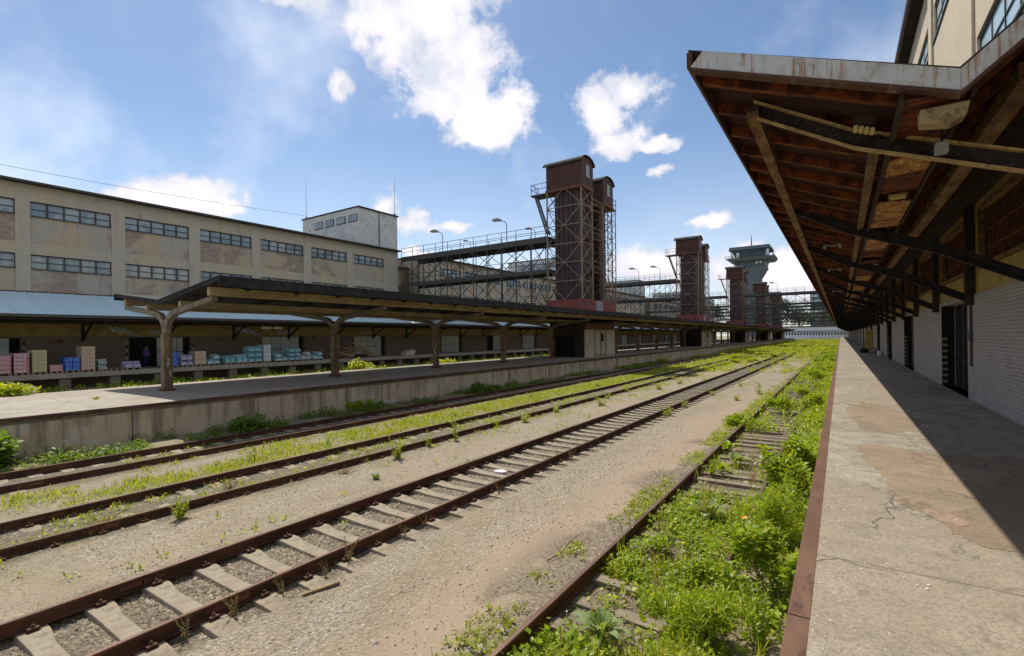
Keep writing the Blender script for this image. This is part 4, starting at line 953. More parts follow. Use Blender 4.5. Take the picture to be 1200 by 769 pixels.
# lightning rods and cable
for i, (x, y, z0, z1, lab) in enumerate([(-58.4, 38.2, 19.1, 24.6, 'thin lightning rod on the left corner of the white roof block'), (-47.9, 44.0, 19.1, 24.2, 'thin lightning rod on the right corner of the white roof block')]):
    t = thing('lightning_rod', lab, 'rod', (x, y, z0)); MB().tube([(x, y, z0), (x, y, z1)], .035, 6, .012).build('rod', MT['dark_steel'], t); MB().beam((x-.3, y, z0+.3), (x+.3, y, z0+.3), .08).build('bracket', MT['dark_steel'], t)
pts = [(-58+.0*i, 38-i*3.2, 19.5-1.5*math.sin(math.pi*i/20)*.9) for i in range(21)]
tag(MB().tube(pts, .018, 5).build('overhead_cable', MT['dark_steel']), 'thin overhead cable running left from the white roof block', 'cable')

# ------------------------------------------------------------------ far things
t = thing('control_tower', 'tall blue grey control tower with overhanging gallery and antenna behind the lift towers', 'tower', (-46, 336, 0))
cxT, cyT = -45.5, 336
MB().box(cxT-5.2, cxT+5.2, cyT-6, cyT+6, 0, 42).build('shaft', MT['tower_conc'], t)
def frus(mb, w0, w1, z0, z1, cx_, cy_):
    n = len(mb.v)
    for w_, z in ((w0, z0), (w1, z1)):
        for sx_, sy_ in ((-1, -1), (1, -1), (1, 1), (-1, 1)): mb.v.append((cx_+sx_*w_, cy_+sy_*w_, z))
    mb.f += [(n, n+3, n+2, n+1), (n+4, n+5, n+6, n+7)]+[(n+i, n+(i+1) % 4, n+4+(i+1) % 4, n+4+i) for i in range(4)]; return mb
frus(MB(), 5.3, 8.6, 38, 44.5, cxT, cyT).build('flared_collar', MT['tower_conc'], t)
frus(MB(), 8.3, 8.3, 44.5, 48.6, cxT, cyT).build('lower_cabin', MT['tower_dark'], t)
frus(MB(), 11.5, 13.2, 48.6, 50.0, cxT, cyT).build('gallery', MT['tower_conc'], t)
g = MB(); railing(g, [(cxT-13, cyT-13, 50), (cxT+13, cyT-13, 50), (cxT+13, cyT+13, 50)], 1.4, r=.09); g.build('gallery_railing', MT['tower_conc'], t)
frus(MB(), 8.3, 9.2, 50, 55.0, cxT, cyT).build('control_cabin', MT['tower_dark'], t)
frus(MB(), 11.4, 11.0, 55, 57.0, cxT, cyT).build('roof', MT['tower_conc'], t)
MB().tube([(cxT, cyT, 57), (cxT, cyT, 65.5)], .5, 6, .12).build('antenna', MT['tower_dark'], t)
for x in (-9.5, -6.2): MB().tube([(cxT+x, cyT-11, 50), (cxT+x, cyT-11, 53.2)], .9, 8).build('dish', MT['white_plastic'], t)
for x in (3.2, 5.4): MB().box(cxT+x, cxT+x+1.1, cyT-8.5, cyT-8.3, 46.4, 47.6).build('window', MT['white_plastic'], t)
MB().box(cxT+9.6, cxT+10.8, cyT-12, cyT-11, 50, 54).build('dish_mast', MT['white_plastic'], t)
MB().beam((cxT+6, cyT-6.5, 42), (cxT+12.6, cyT-12.6, 49), .35).build('gallery_strut', MT['tower_conc'], t)
MB().beam((cxT+6, cyT-6.5, 38), (cxT+12.6, cyT-12.6, 48.7), .35).build('gallery_strut', MT['tower_conc'], t)

t = thing('end_building', 'long low white building closing the far end of the yard', 'building', (-15, 332, 0))
MB().box(-40, 12, 332, 345, -.1, 4.6).build('wall', MT['white_low'], t)
MB().box(-40.5, 12.5, 331.4, 345, 4.6, 4.9).build('eaves', MT['dirt_pipe'], t)
MB().box(-40, 12, 333, 345, 4.9, 7.2).build('upper_wall', MT['white_low'], t)
MB().box(-40.4, 12.4, 332.7, 345, 7.2, 7.5).build('roof', MT['rust'], t)
for k in range(34):
    MB().box(-39+k*1.5, -38.2+k*1.5, 331.9, 331.99, 2.6, 4.0).build('window', MT['frame'], t)
for i, (x, y, w, d, h, lab) in enumerate([(-62, 420, 22, 15, 33, 'far pale office block seen through the footbridges right of the control tower'), (-20, 460, 26, 15, 36, 'far glass fronted block behind the crossing footbridges, left one'), (12, 470, 18, 15, 33, 'far glass fronted block behind the crossing footbridges, right one'), (-150, 400, 40, 20, 30, 'far pale block seen between the first and second lift towers')]):
    t = thing('office_block', lab, 'building', (x, y, 0)); MB().box(x, x+w, y, y+d, -.1, h).build('wall', MT['tower_conc'] if i in (1, 2) else MT['white_block'], t)
    for j in range(5): MB().box(x+.8, x+w-.8, y-.12, y-.01, h-3-j*4.2, h-1.2-j*4.2).build('window_band', MT['sky_glass'] if i in (1, 2) else MT['frame'], t)

# ------------------------------------------------------------------ foliage helpers
def leaf_arrays(C, size, up=.5, wid=.42, rs=RS, droop=0):
    """C (N,3) base points, size (N,), returns verts (N,4,3)"""
    n = len(C); th = rs.rand(n)*2*np.pi; el = np.clip(rs.normal(up, .35, n), -.6, 1.45)
    d = np.stack([np.cos(th)*np.cos(el), np.sin(th)*np.cos(el), np.sin(el)], -1)
    s = np.stack([-np.sin(th), np.cos(th), rs.normal(0, .35, n)], -1)
    size = np.asarray(size)[:, None]
    mid_ = C+d*size*.5; mid_[:, 2] += size[:, 0]*.06
    tip = C+d*size; tip[:, 2] -= size[:, 0]*droop
    return np.stack([C, mid_+s*size*wid*.5, tip, mid_-s*size*wid*.5], 1)
def leaves_obj(name, A, mat, parent=None, loc=None, **tags):
    me = bpy.data.meshes.new(name); n = len(A); V_ = A.reshape(-1, 3)
    if loc is not None: V_ = V_-np.array(loc)
    Qd = np.arange(n*4).reshape(n, 4); np_mesh(me, V_, Qd, 4); me.materials.append(mat)
    o = bpy.data.objects.new(name, me); COL.objects.link(o)
    if parent: o.parent = parent; o['_o'] = (0, 0, 0)
    elif loc is not None: o.location = loc
    for k, v in tags.items(): o[k] = v
    return o
def scatter(n, x0, x1, y0, y1, rs=RS, pw=1.):
    x = x0+rs.rand(n)*(x1-x0); u = rs.rand(n)
    y = y0+(u**pw)*(y1-y0); keep = rs.rand(n) < cover(x, y); return x[keep], y[keep]
def gz(x, y): return gheight(np.asarray(x, float), np.asarray(y, float))

def clumped(n, x0, x1, y0, y1, per, rad, hgt, pw=1.):
    x, y = scatter(n, x0, x1, y0, y1, pw=pw); m_ = len(x)
    hh = hgt*(.3+RS.rand(m_)**1.5*1.2); rr = rad*(.5+RS.rand(m_))
    X_ = np.repeat(x, per)+RS.normal(0, 1, m_*per)*np.repeat(rr, per)*.5; Y_ = np.repeat(y, per)+RS.normal(0, 1, m_*per)*np.repeat(rr, per)*.5
    Z_ = gz(X_, Y_)+RS.rand(m_*per)**1.2*np.repeat(hh, per); return np.stack([X_, Y_, Z_], -1)
# near leafy ground cover between the right track and platform
P_ = clumped(5200, -2.72, -.36, 1.2, 11, 13, .12, .15)
leaves_obj('ground_cover', leaf_arrays(P_, .04+RS.rand(len(P_))**2*.06, .35, .72), MT['leaf'], kind='stuff')
P_ = clumped(1700, -2.72, -.36, 1.2, 19, 10, .13, .12)
leaves_obj('ground_cover', leaf_arrays(P_, .04+RS.rand(len(P_))*.05, .6, .35), MT['leaf_lime'], kind='stuff')
P_ = clumped(2000, -1.25, -.36, 9, 20, 14, .15, .26)
leaves_obj('ground_cover', leaf_arrays(P_, .05+RS.rand(len(P_))*.05, .4, .6), MT['leaf'], kind='stuff')
P_ = clumped(900, -1.55, -1.05, 1.2, 10.3, 16, .12, .26)
leaves_obj('ground_cover', leaf_arrays(P_, .045+RS.rand(len(P_))*.045, .5, .5), MT['leaf'], kind='stuff')
P_ = clumped(2600, -3.5, -2.83, 2.0, 30, 8, .07, .07)
leaves_obj('ground_cover', leaf_arrays(P_, .035+RS.rand(len(P_))*.04, .4, .5), MT['leaf_lime'], kind='stuff')
P_ = clumped(230, -2.7, -.5, 1.5, 40, 22, .10, .38, pw=1.3)
leaves_obj('tall_grass', leaf_arrays(P_, .12+RS.rand(len(P_))*.16, 1.25, .06), MT['leaf_lime'], kind='stuff')
P_ = clumped(260, -2.7, -.5, 1.5, 30, 18, .10, .3, pw=1.3)
leaves_obj('dry_grass', leaf_arrays(P_, .10+RS.rand(len(P_))*.16, 1.1, .05), MT['dry'], kind='stuff')
xx_ = -2.75+RS.rand(6000)*2.4; yy2 = 1.2+RS.rand(6000)*18; P_ = np.stack([xx_, yy2, gz(xx_, yy2)+.006], -1)
leaves_obj('leaf_litter', leaf_arrays(P_, .02+RS.rand(6000)*.035, .05, .5), MT['dry'], kind='stuff')
xx_ = -15+RS.rand(9000)*12; yy2 = 1.2+RS.rand(9000)**1.2*28; P_ = np.stack([xx_, yy2, gz(xx_, yy2)+.004], -1); P_ = P_[fbm(xx_, yy2, .8, 3) > .5]
leaves_obj('dry_grass', leaf_arrays(P_, .03+RS.rand(len(P_))*.06, .7, .12), MT['dry'], kind='stuff')
n_ = 1100; xx_ = -2.85-np.abs(RS.normal(0, .35, n_)); yy2 = 2.4+RS.rand(n_)*16; P_ = np.stack([xx_, yy2, gz(xx_, yy2)+.008], -1)
leaves_obj('dry_twigs', leaf_arrays(P_, .05+RS.rand(n_)**2*.22, .03, .05), MT['twig'], kind='stuff')
P_ = clumped(170, -2.7, -.5, 1.5, 16, 5, .12, .34)
leaves_obj('white_flowers', leaf_arrays(P_, .012+RS.rand(len(P_))*.01, .3, 1.1), MT['white_plastic'], kind='stuff')
# grass strip between the tracks
P_ = clumped(9000, -14.6, -12.2, 1, 45, 7, .09, .03, pw=1.3)
leaves_obj('grass', leaf_arrays(P_, .05+RS.rand(len(P_))*.09, 1.05, .16), MT['leaf_lime'], kind='stuff')
for (x0, x1, n) in ((-12.0, -10.3, 2500), (-10.3, -7.7, 3500), (-7.6, -2.85, 5200), (-16.4, -14.6, 1500)):
    P_ = clumped(n, x0, x1, 1, 60, 9, .08, .05, pw=1.1)
    leaves_obj('grass', leaf_arrays(P_, .04+RS.rand(len(P_))*.07, .8, .3), MT['leaf_lime'], kind='stuff')
P_ = clumped(4500, -18.5, -16.75, 1, 60, 14, .2, .22, pw=1.2)
leaves_obj('ground_cover', leaf_arrays(P_, .06+RS.rand(len(P_))*.08, .5, .5), MT['leaf_dark'], kind='stuff')
# farther, coarser growth
P_ = clumped(3300, -2.8, -.36, 18, 75, 14, .2, .32, pw=1.3)
leaves_obj('ground_cover', leaf_arrays(P_, .09+RS.rand(len(P_))*.1, .7, .35), MT['leaf'], kind='stuff')
P_ = clumped(6500, -18.4, -2.8, 45, 130, 8, .26, .04, pw=1.3)
leaves_obj('grass', leaf_arrays(P_, .12+RS.rand(len(P_))*.16, .95, .3), MT['leaf_lime'], kind='stuff')
P_ = clumped(5000, -18.4, -.4, 90, 325, 8, .7, .1, pw=1.2)
leaves_obj('grass', leaf_arrays(P_, .25+RS.rand(len(P_))*.35, .9, .4), MT['leaf_lime'], kind='stuff')
P_ = clumped(3500, -43.4, -26.3, 0, 70, 10, .3, .25)
leaves_obj('grass', leaf_arrays(P_, .15+RS.rand(len(P_))*.2, .8, .35), MT['leaf'], kind='stuff')

# loose stones on the near ground
def stones(n, x0, x1, y0, y1, s0, s1, pw=1.):
    x = x0+RS.rand(n)*(x1-x0); y = y0+RS.rand(n)**pw*(y1-y0); keep = fbm(x*1.7, y*.6, .5, 3)+RS.rand(n)*.35 > .52
    ins = np.zeros(n, bool)
    for xc in (-6.87, -11.15): ins |= np.abs(x-xc) < .7
    keep |= ins; x, y = x[keep], y[keep]; n = len(x); z = gz(x, y); s = s0+(s1-s0)*RS.rand(n)**3
    base = np.array([(-1, -.8, 0), (.9, -1, 0), (1, .9, 0), (-.8, 1, 0), (-.5, -.5, 1), (.6, -.4, .9), (.5, .5, 1.05), (-.5, .4, .85)])
    a_ = RS.rand(n)*6.28; sc = np.stack([s*(.6+RS.rand(n)*.6), s*(.6+RS.rand(n)*.6), s*(.5+RS.rand(n)*.5)], -1)
    v = base[None]*sc[:, None, :]*(1+RS.normal(0, .15, (n, 8, 3))); c_, s_ = np.cos(a_)[:, None], np.sin(a_)[:, None]
    vx = v[:, :, 0]*c_-v[:, :, 1]*s_; vy = v[:, :, 0]*s_+v[:, :, 1]*c_
    V_ = np.stack([vx+x[:, None], vy+y[:, None], v[:, :, 2]+z[:, None]-.003], -1).reshape(-1, 3)
    fq = np.array([(4, 5, 6, 7), (0, 1, 5, 4), (1, 2, 6, 5), (2, 3, 7, 6), (3, 0, 4, 7)]); Q_ = (np.arange(n)[:, None, None]*8+fq[None]).reshape(-1, 4)
    return V_, Q_
for args in ((30000, -10, -2.9, 2.5, 17, .005, .026, 1.3), (22000, -7.6, -6.15, .5, 22, .010, .03, 1.3), (9000, -14, -8, 2, 22, .007, .03, 1.2), (4000, -5.8, -4.2, 5, 18, .012, .03, 1.0), (1500, -2.8, -.4, 2, 15, .01, .06, 1.2)):
    V_, Q_ = stones(*args); me = bpy.data.meshes.new('gravel'); np_mesh(me, V_, Q_, 4); me.materials.append(MT['ballast'] if args[1] == -7.6 else MT['stone']); o = bpy.data.objects.new('gravel', me); COL.objects.link(o); o['kind'] = 'stuff'

n_ = 1500; gx = -.19+np.abs(RS.normal(0, .22, n_)); gy = 1.0+RS.rand(n_)**1.3*14; gs = .003+RS.rand(n_)**3*.011
gv = np.array([(-1, -.8, 0), (.9, -1, 0), (1, .9, 0), (-.8, 1, 0), (-.3, -.2, .9), (.3, .3, .8)])[None]*gs[:, None, None]*(1+RS.normal(0, .2, (n_, 6, 3)))
gv = gv+np.stack([gx, gy, np.full(n_, 1.2005)], -1)[:, None, :]
fq_ = np.array([(0, 1, 4), (1, 2, 5), (2, 3, 5), (3, 0, 4), (1, 5, 4), (3, 4, 5)]); gq = (np.arange(n_)[:, None, None]*6+fq_[None]).reshape(-1, 3)
me = bpy.data.meshes.new('platform_grit'); np_mesh(me, gv.reshape(-1, 3), gq, 3); me.materials.append(MT['stone']); o = bpy.data.objects.new('platform_grit', me); COL.objects.link(o); o['kind'] = 'stuff'
n_ = 36; P_ = np.stack([.1+RS.rand(n_)*1.4, 2.2+RS.rand(n_)*9, np.full(n_, 1.208)], -1); P_[:18] = np.stack([.5+RS.normal(0, .12, 18), 5.2+RS.normal(0, .3, 18), np.full(18, 1.206)], -1)
leaves_obj('paint_flakes', leaf_arrays(P_, .008+RS.rand(n_)**3*.022, .0, .9), MT['white_plastic'], kind='stuff')
# ------------------------------------------------------------------ individual plants
def plant_bush(loc, r, h, n, size, mat, label, cat='bush', up=.5, wid=.5, name='bush', group=None, stems=6, rs=None):
    t = thing(name, label, cat, loc, group)
    rs = rs or RS
    # several overlapping lobes for an uneven outline
    nl = 7; lc_ = np.stack([rs.normal(0, .42, nl)*r, rs.normal(0, .42, nl)*r, (.25+rs.rand(nl)*.5)*h], -1); lr = (.3+rs.rand(nl)*.28)
    k = rs.randint(0, nl, n); d = rs.normal(0, 1, (n, 3)); d /= np.linalg.norm(d, axis=1)[:, None]; rad = rs.rand(n)**.45
    P = lc_[k]+d*(rad*lr[k])[:, None]*np.array([r, r, h*.75]); P[:, 2] = np.clip(P[:, 2], .01, None)
    A = leaf_arrays(P, size*(.6+rs.rand(n)*.8), up, wid, rs)
    fo = leaves_obj('foliage', A, mat, t)
    sb = MB()
    for i in range(stems):
        e = lc_[i % nl]; sb.tube([(0+rs.normal(0, .03)*r, rs.normal(0, .03)*r, -.02), tuple(e*.55), tuple(e)], .008+.008*h, 5, .004)
    o = sb.build('stem', MT['stem_brown'], None); o.parent = t
    return t
def plant_upright(loc, h, ns, mat, label, name='tall_weed', cat='weed', leaf=.09, spread=.16, group=None, wid=.3, flower=None):
    t = thing(name, label, cat, loc, group); sb = MB(); LA = []
    for i in range(ns):
        a_ = RS.rand()*6.28; b_ = np.array([np.cos(a_), np.sin(a_)])*spread*RS.rand()
        tp = b_*(1.6+RS.rand()); hh = h*(.55+.45*RS.rand()); pts = [(b_[0]*.4, b_[1]*.4, -.02), (b_[0], b_[1], hh*.5), (tp[0], tp[1], hh)]
        sb.tube(pts, .006, 5, .003); m_ = int(hh/leaf*5)+5; u = RS.rand(m_); P = np.stack([np.interp(u, [0, .5, 1], [p[j] for p in pts]) for j in range(3)], -1)
        LA.append(leaf_arrays(P, leaf*(1.15-.6*u)*(.7+RS.rand(m_)*.6), .55, wid))
    leaves_obj('foliage', np.concatenate(LA), mat, t); o = sb.build('stem', MT['stem'], None); o.parent = t
    return t
def plant_rosette(loc, r, n, mat, label, group=None, up=1.15):
    t = thing('rosette_plant', label, 'plant', loc, group); mb = MB()
    for i in range(n):
        a_ = 2.4*i+RS.normal(0, .2); e = up*(.35+.9*i/n)+RS.normal(0, .08); L = r*(1.05-.35*i/n)*(.85+.3*RS.rand()); w = L*.15
        d = Vector((math.cos(a_), math.sin(a_), 0)); s = Vector((-math.sin(a_), math.cos(a_), 0)); pts = []
        for j in range(6):
            q = j/5; pr_ = d*(L*q*math.cos(e))+Vector((0, 0, L*(q*math.sin(e)-.3*q*q*q))); ww = w*(.35+2.2*q*(1-q)+.0)*(1 if j < 5 else .1)
            pts.append((pr_-s*ww+Vector((0, 0, ww*.45)), pr_, pr_+s*ww+Vector((0, 0, ww*.45))))
        for j in range(5):
            mb.quad(pts[j][0], pts[j+1][0], pts[j+1][1], pts[j][1]); mb.quad(pts[j][1], pts[j+1][1], pts[j+1][2], pts[j][2])
    o = mb.build('leaves', mat, None, smooth=True); o.parent = t
    MB().tube([(0, 0, -.02), (0, 0, .08)], .025, 6).build('stem', MT['stem'], None).parent = t
    return t
plant_rosette((-2.16, 4.84, 0), .42, 20, MT['leaf_grey'], 'large grey green rosette plant in the foreground beside the near rail')
plant_rosette((-1.95, 9.0, 0), .52, 18, MT['leaf_grey'], 'tall grey green rosette plant behind the foreground one, mid track')
plant_rosette((-2.2, 13.2, 0), .5, 18, MT['leaf_grey'], 'rosette plant growing between the rails where the timber sleepers show')
plant_rosette((-2.65, 14.6, 0), .45, 16, MT['leaf'], 'rosette plant against the left rail past the timber sleepers')
plant_rosette((-1.75, 14.9, 0), .4, 16, MT['leaf'], 'small bright rosette plant near the right rail past the timber sleepers')
plant_rosette((-1.15, 17.0, 0), .55, 18, MT['leaf_grey'], 'rosette plant between right rail and platform, farthest of the rosettes')
plant_bush((-.95, 8.2, 0), .40, 1.1, 3200, .075, MT['leaf'], 'dense feathery green bush beside the rusty platform edge', 'bush', .7, .18)
plant_bush((-.72, 6.6, 0), .40, .8, 1500, .10, MT['leaf'], 'dark green leafy bush close to the platform edge, nearer than the feathery bush')
plant_bush((-.75, 10.4, 0), .38, .9, 1500, .11, MT['leaf'], 'bright green nettle like bush along the platform edge, beyond the feathery bush')
plant_bush((-.75, 12.6, 0), .36, .85, 1300, .11, MT['leaf'], 'green bush along the platform edge beside the visible right rail')
plant_bush((-1.2, 5.3, 0), .55, .6, 3200, .085, MT['leaf'], 'broad lime green willowy clump at the bottom of the picture', 'bush', .75, .2)
plant_bush((-1.0, 4.3, 0), .45, .5, 2200, .08, MT['leaf_lime'], 'yellow green spiky clump nearest the camera', 'bush', .8, .2)
plant_bush((-2.35, 7.2, 0), .3, .2, 700, .05, MT['leaf'], 'low round clover clump against the near rail', 'bush', .4, .75)
plant_bush((-1.6, 6.6, 0), .32, .3, 900, .055, MT['leaf'], 'low leafy clump in the middle of the overgrown track', 'bush', .5, .6)
plant_bush((-2.0, 22.5, 0), .6, .65, 1600, .12, MT['leaf'], 'rounded bright bush on the left rail of the overgrown track', 'bush', .6, .35)
plant_bush((-1.0, 24.5, 0), .7, .7, 1500, .12, MT['leaf'], 'rounded bush by the platform edge, beyond the rosettes')
plant_bush((-3.2, 18.5, 0), .5, .45, 1100, .1, MT['leaf'], 'leafy clump just outside the left rail of the overgrown track')
plant_upright((-1.19, 8.0, 0), .45, 3, MT['leaf'], 'weed with a single orange flower in the right hand track', cat='flower', name='flowering_weed')
o = thing('orange_flower', 'single bright orange flower among the green weeds', 'flower', (-1.22, 7.95, .46)); fm = MB()
for i in range(5):
    a_ = i*1.257; d = Vector((math.cos(a_), math.sin(a_), .5)); s = Vector((-math.sin(a_), math.cos(a_), 0)); fm.quad((0, 0, 0), d*.03+s*.022, d*.055, d*.03-s*.022)
q = fm.build('petals', MT['orange']); q.parent = o
MB().tube([(0, 0, 0), (0, 0, -.44)], .004, 5).build('stem', MT['stem']).parent = o
plant_upright((-9.93, 3.9, 0), .45, 9, MT['leaf_lime'], 'bright yellow green weed clump on the right rail of the second track, left foreground', leaf=.11, wid=.35)
plant_upright((-9.91, 9.1, 0), .62, 8, MT['leaf_lime'], 'tallest yellow green weed beside the second track', leaf=.12, wid=.35)
plant_upright((-10.2, 10.6, 0), .5, 6, MT['leaf_lime'], 'yellow green weed just right of the tallest one beside the second track', leaf=.1, wid=.35)
plant_upright((-10.0, 11.6, 0), .75, 4, MT['leaf_lime'], 'thin upright weed on the right rail of the second track', leaf=.1, wid=.35)
plant_upright((-13.0, 6.9, 0), .5, 4, MT['leaf_lime'], 'thin yellow green weed in the grass strip, near the platform wall', leaf=.1, wid=.3)
plant_upright((-12.8, 9.0, 0), .4, 5, MT['leaf_lime'], 'short leafy weed in the grass strip left of the tallest weeds', leaf=.1, wid=.3)
plant_upright((-8.83, 7.46, 0), .13, 12, MT['leaf_dark'], 'small dark green tuft alone on the bare dirt path', leaf=.07, spread=.1, name='grass_tuft', cat='grass tuft')
for i, (x, y) in enumerate([(-10.9, 3.1), (-9.9, 7.4), (-11.2, 5.4)]):
    plant_upright((x, y, -.03), .14, 14, MT['dry'], ['reddish brown dry plant between the rails of the second track, left edge', 'reddish brown dry plant beside the right rail of the second track', 'reddish brown dry plant in the middle of the second track'][i], leaf=.06, spread=.22, name='dry_plant', cat='dry plant')
dw = plant_upright((-5.95, 2.9, -.02), .32, 5, MT['dry'], 'dry seeding weed stalks against the right rail of the clean track', leaf=.03, spread=.09, name='dry_weed', cat='weed', group='dry weed stalks along the clean track')
for (x, y) in [(-5.98, 2.4), (-5.96, 3.5), (-5.9, 4.1), (-5.97, 4.5), (-5.93, 5.6), (-5.98, 6.1), (-7.75, 9.5), (-5.9, 8.2), (-5.95, 11.5)]: dup(dw, loc=(x, y, -.02), rz=RS.rand()*6, scale=.6+RS.rand()*.6)
# copies along the tracks
plant_upright((-1.55, 4.2, 0), .55, 9, MT['leaf_lime'], 'tall yellow green leafy stems at the bottom edge, right of the foreground rosette', leaf=.1, spread=.22, wid=.22)
plant_upright((-.75, 5.6, 0), .75, 10, MT['leaf'], 'tall slender weeds leaning on the rusty platform edge in the foreground', leaf=.1, spread=.2, wid=.25)
plant_upright((-.7, 9.4, 0), .85, 9, MT['leaf'], 'tall slender weeds against the platform edge beyond the feathery bush', leaf=.12, spread=.22, wid=.3)
plant_upright((-2.5, 11.8, 0), .4, 7, MT['leaf'], 'leafy upright weeds against the left rail before the bare timber sleepers', leaf=.13, spread=.2, wid=.3)
plant_rosette((-2.35, 12.2, 0), .38, 16, MT['leaf'], 'bright green rosette at the left rail before the bare timber sleepers')
plant_rosette((-.95, 3.7, 0), .3, 14, MT['leaf_grey'], 'small rosette plant in the bottom right corner of the weeds')
u0 = plant_upright((-9.95, 15.5, 0), .42, 6, MT['leaf_lime'], 'short yellow green weed among others along the second track, middle distance', leaf=.12, wid=.35, group='yellow green weeds dotted along the tracks')
for (x, y) in [(-11.9, 13.5), (-10.4, 14.2), (-10.1, 18.2), (-12.1, 20), (-10.0, 23.5), (-10.3, 27), (-13.2, 15.3), (-13.8, 22), (-9.2, 21.0), (-9.0, 29), (-5.9, 22.5), (-5.7, 27.5), (-5.8, 19.6), (-8.9, 33), (-5.2, 33), (-7.7, 35), (-4.3, 26), (-4.1, 33), (-3.6, 29), (-13.0, 29), (-10.2, 36), (-12.2, 33)]: dup(u0, loc=(x, y, 0), rz=RS.rand()*6, scale=.7+RS.rand()*.7)
bu = plant_bush((-1.6, 29, 0), .6, .55, 900, .13, MT['leaf'], 'green bush among many lining the far part of the right hand platform', 'bush', .6, .35, group='bushes lining the far part of the right platform')
for i in range(30):
    y = 31+i*2.8+RS.rand()*1.5; dup(bu, loc=(-2.2+RS.rand()*1.8*(1 if y < 50 else 1.1)+(.7 if y < 45 else 0)*(1-0), y, 0), rz=RS.rand()*6, scale=(.7+RS.rand()*.8, .7+RS.rand()*.8, .6+RS.rand()*.9))
bf = plant_bush((-8.5, 62, 0), .9, .45, 500, .2, MT['leaf_lime'], 'low lime coloured weed clump among many in the far overgrown yard', 'weed', .7, .4, group='weed clumps in the far overgrown yard')
for i in range(60):
    y = 55+RS.rand()**1.3*150; dup(bf, loc=(-17.5+RS.rand()*15, y, 0), rz=RS.rand()*6, scale=(.5+RS.rand()*.8, .5+RS.rand()*.8, .4+RS.rand()*.7))
plant_bush((-17.8, 2.9, 0), .65, 1.05, 1500, .17, MT['leaf_dark'], 'large dark leafy bush against the platform wall at the left edge', 'bush', .3, .7)
plant_bush((-17.6, 9.0, 0), .65, .55, 1100, .12, MT['leaf_dark'], 'low green bush at the foot of the middle platform wall, left of centre', 'bush', .5, .5)
plant_bush((-17.7, 14.2, 0), .5, .5, 800, .12, MT['leaf'], 'green clump at the foot of the middle platform wall below the second post', 'bush', .5, .5)
plant_bush((-17.7, 22.5, 0), .9, .6, 1300, .14, MT['leaf_dark'], 'wider green clump at the foot of the middle platform wall below the third post', 'bush', .5, .5)
plant_bush((-27.3, 4.3, .6), 1.25, 1.05, 2400, .17, MT['leaf_lime'], 'sunlit yellow green bush behind the middle platform at the left edge', 'bush', .4, .6)
plant_bush((-27.3, 22.3, .6), 1.15, 1.1, 2400, .17, MT['leaf_lime'], 'sunlit yellow green bush behind the middle platform, right of the second post', 'bush', .4, .6)
plant_bush((-27.2, 30.2, .6), .9, .8, 1100, .18, MT['leaf_lime'], 'small sunlit bush behind the middle platform between third and fourth posts', 'bush', .4, .6)
plant_upright((-21.8, 6.0, 1.2), .08, 10, MT['leaf_lime'], 'tiny grass tuft growing in the sunlit slab of the middle platform', leaf=.08, spread=.12, name='grass_tuft', cat='grass tuft')

# far trees behind the end building
def tree(x, y, h, label):
    t = thing('broadleaf_tree', label, 'tree', (x, y, 0), 'trees beyond the far end of the yard')
    tr = MB(); tr.tube([(0, 0, 0), (.1, 0, h*.3), (0, .2, h*.55)], h*.03, 7, h*.012)
    for i in range(5):
        a_ = i*1.26; tr.tube([(0, 0, h*(.28+.05*i)), (math.cos(a_)*h*.2, math.sin(a_)*h*.2, h*(.55+.05*i))], h*.012, 5, h*.005)
    o = tr.build('trunk', MT['twig']); o.parent = t
    n = 1500; nl = 9; c = np.stack([RS.normal(0, .17, nl)*h, RS.normal(0, .17, nl)*h, (.45+RS.rand(nl)*.42)*h], -1); k = RS.randint(0, nl, n)
    d = RS.normal(0, 1, (n, 3)); d /= np.linalg.norm(d, axis=1)[:, None]; P = c[k]+d*(RS.rand(n)**.5*.16*h)[:, None]
    leaves_obj('crown', leaf_arrays(P, h*.05*(.6+RS.rand(n)), .3, .6), MT['tree_leaf'], t)
tn = ['far tree left of the control tower, behind the second footbridge', 'far tree right beside the control tower shaft', 'far tree behind the crossing footbridges, left', 'far tree behind the crossing footbridges, middle', 'far tree behind the crossing footbridges, right']
for (x, y, h), lab in zip([(-75, 352, 26), (-33, 358, 27), (-22, 362, 25), (-9, 366, 24), (5, 364, 25)], tn): tree(x, y, h, lab)

# twigs and litter and bits
t = tag(MB().prism([(-6.95, 9.42), (-6.7, 9.45), (-6.66, 9.6), (-6.85, 9.66), (-6.98, 9.55)], -.03, .0, 'z').build('plastic_sheet', MT['litter']), 'crumpled white litter lying between the sleepers of the clean track', 'litter')
t = tag(MB().beam((-5.62, 3.55, .02), (-5.48, 4.0, .035), .05, .025).build('wooden_stick', MT['wood_pale']), 'pale broken stick lying beside the sleeper ends of the clean track', 'stick')
tw = MB(); base = Vector((-3.5, 6.0, .02))
tw.tube([base, base+Vector((.1, .25, .05)), base+Vector((.12, .5, .12)), base+Vector((.2, .62, .2))], .01, 5, .004); tw.tube([base+Vector((.1, .25, .05)), base+Vector((-.12, .4, .1))], .006, 5, .003); tw.tube([base+Vector((.12, .5, .12)), base+Vector((.3, .5, .1))], .006, 5, .003)
tag(tw.build('dead_branch', MT['twig']), 'forked dead twig lying on the sandy path', 'branch')
rubs = []
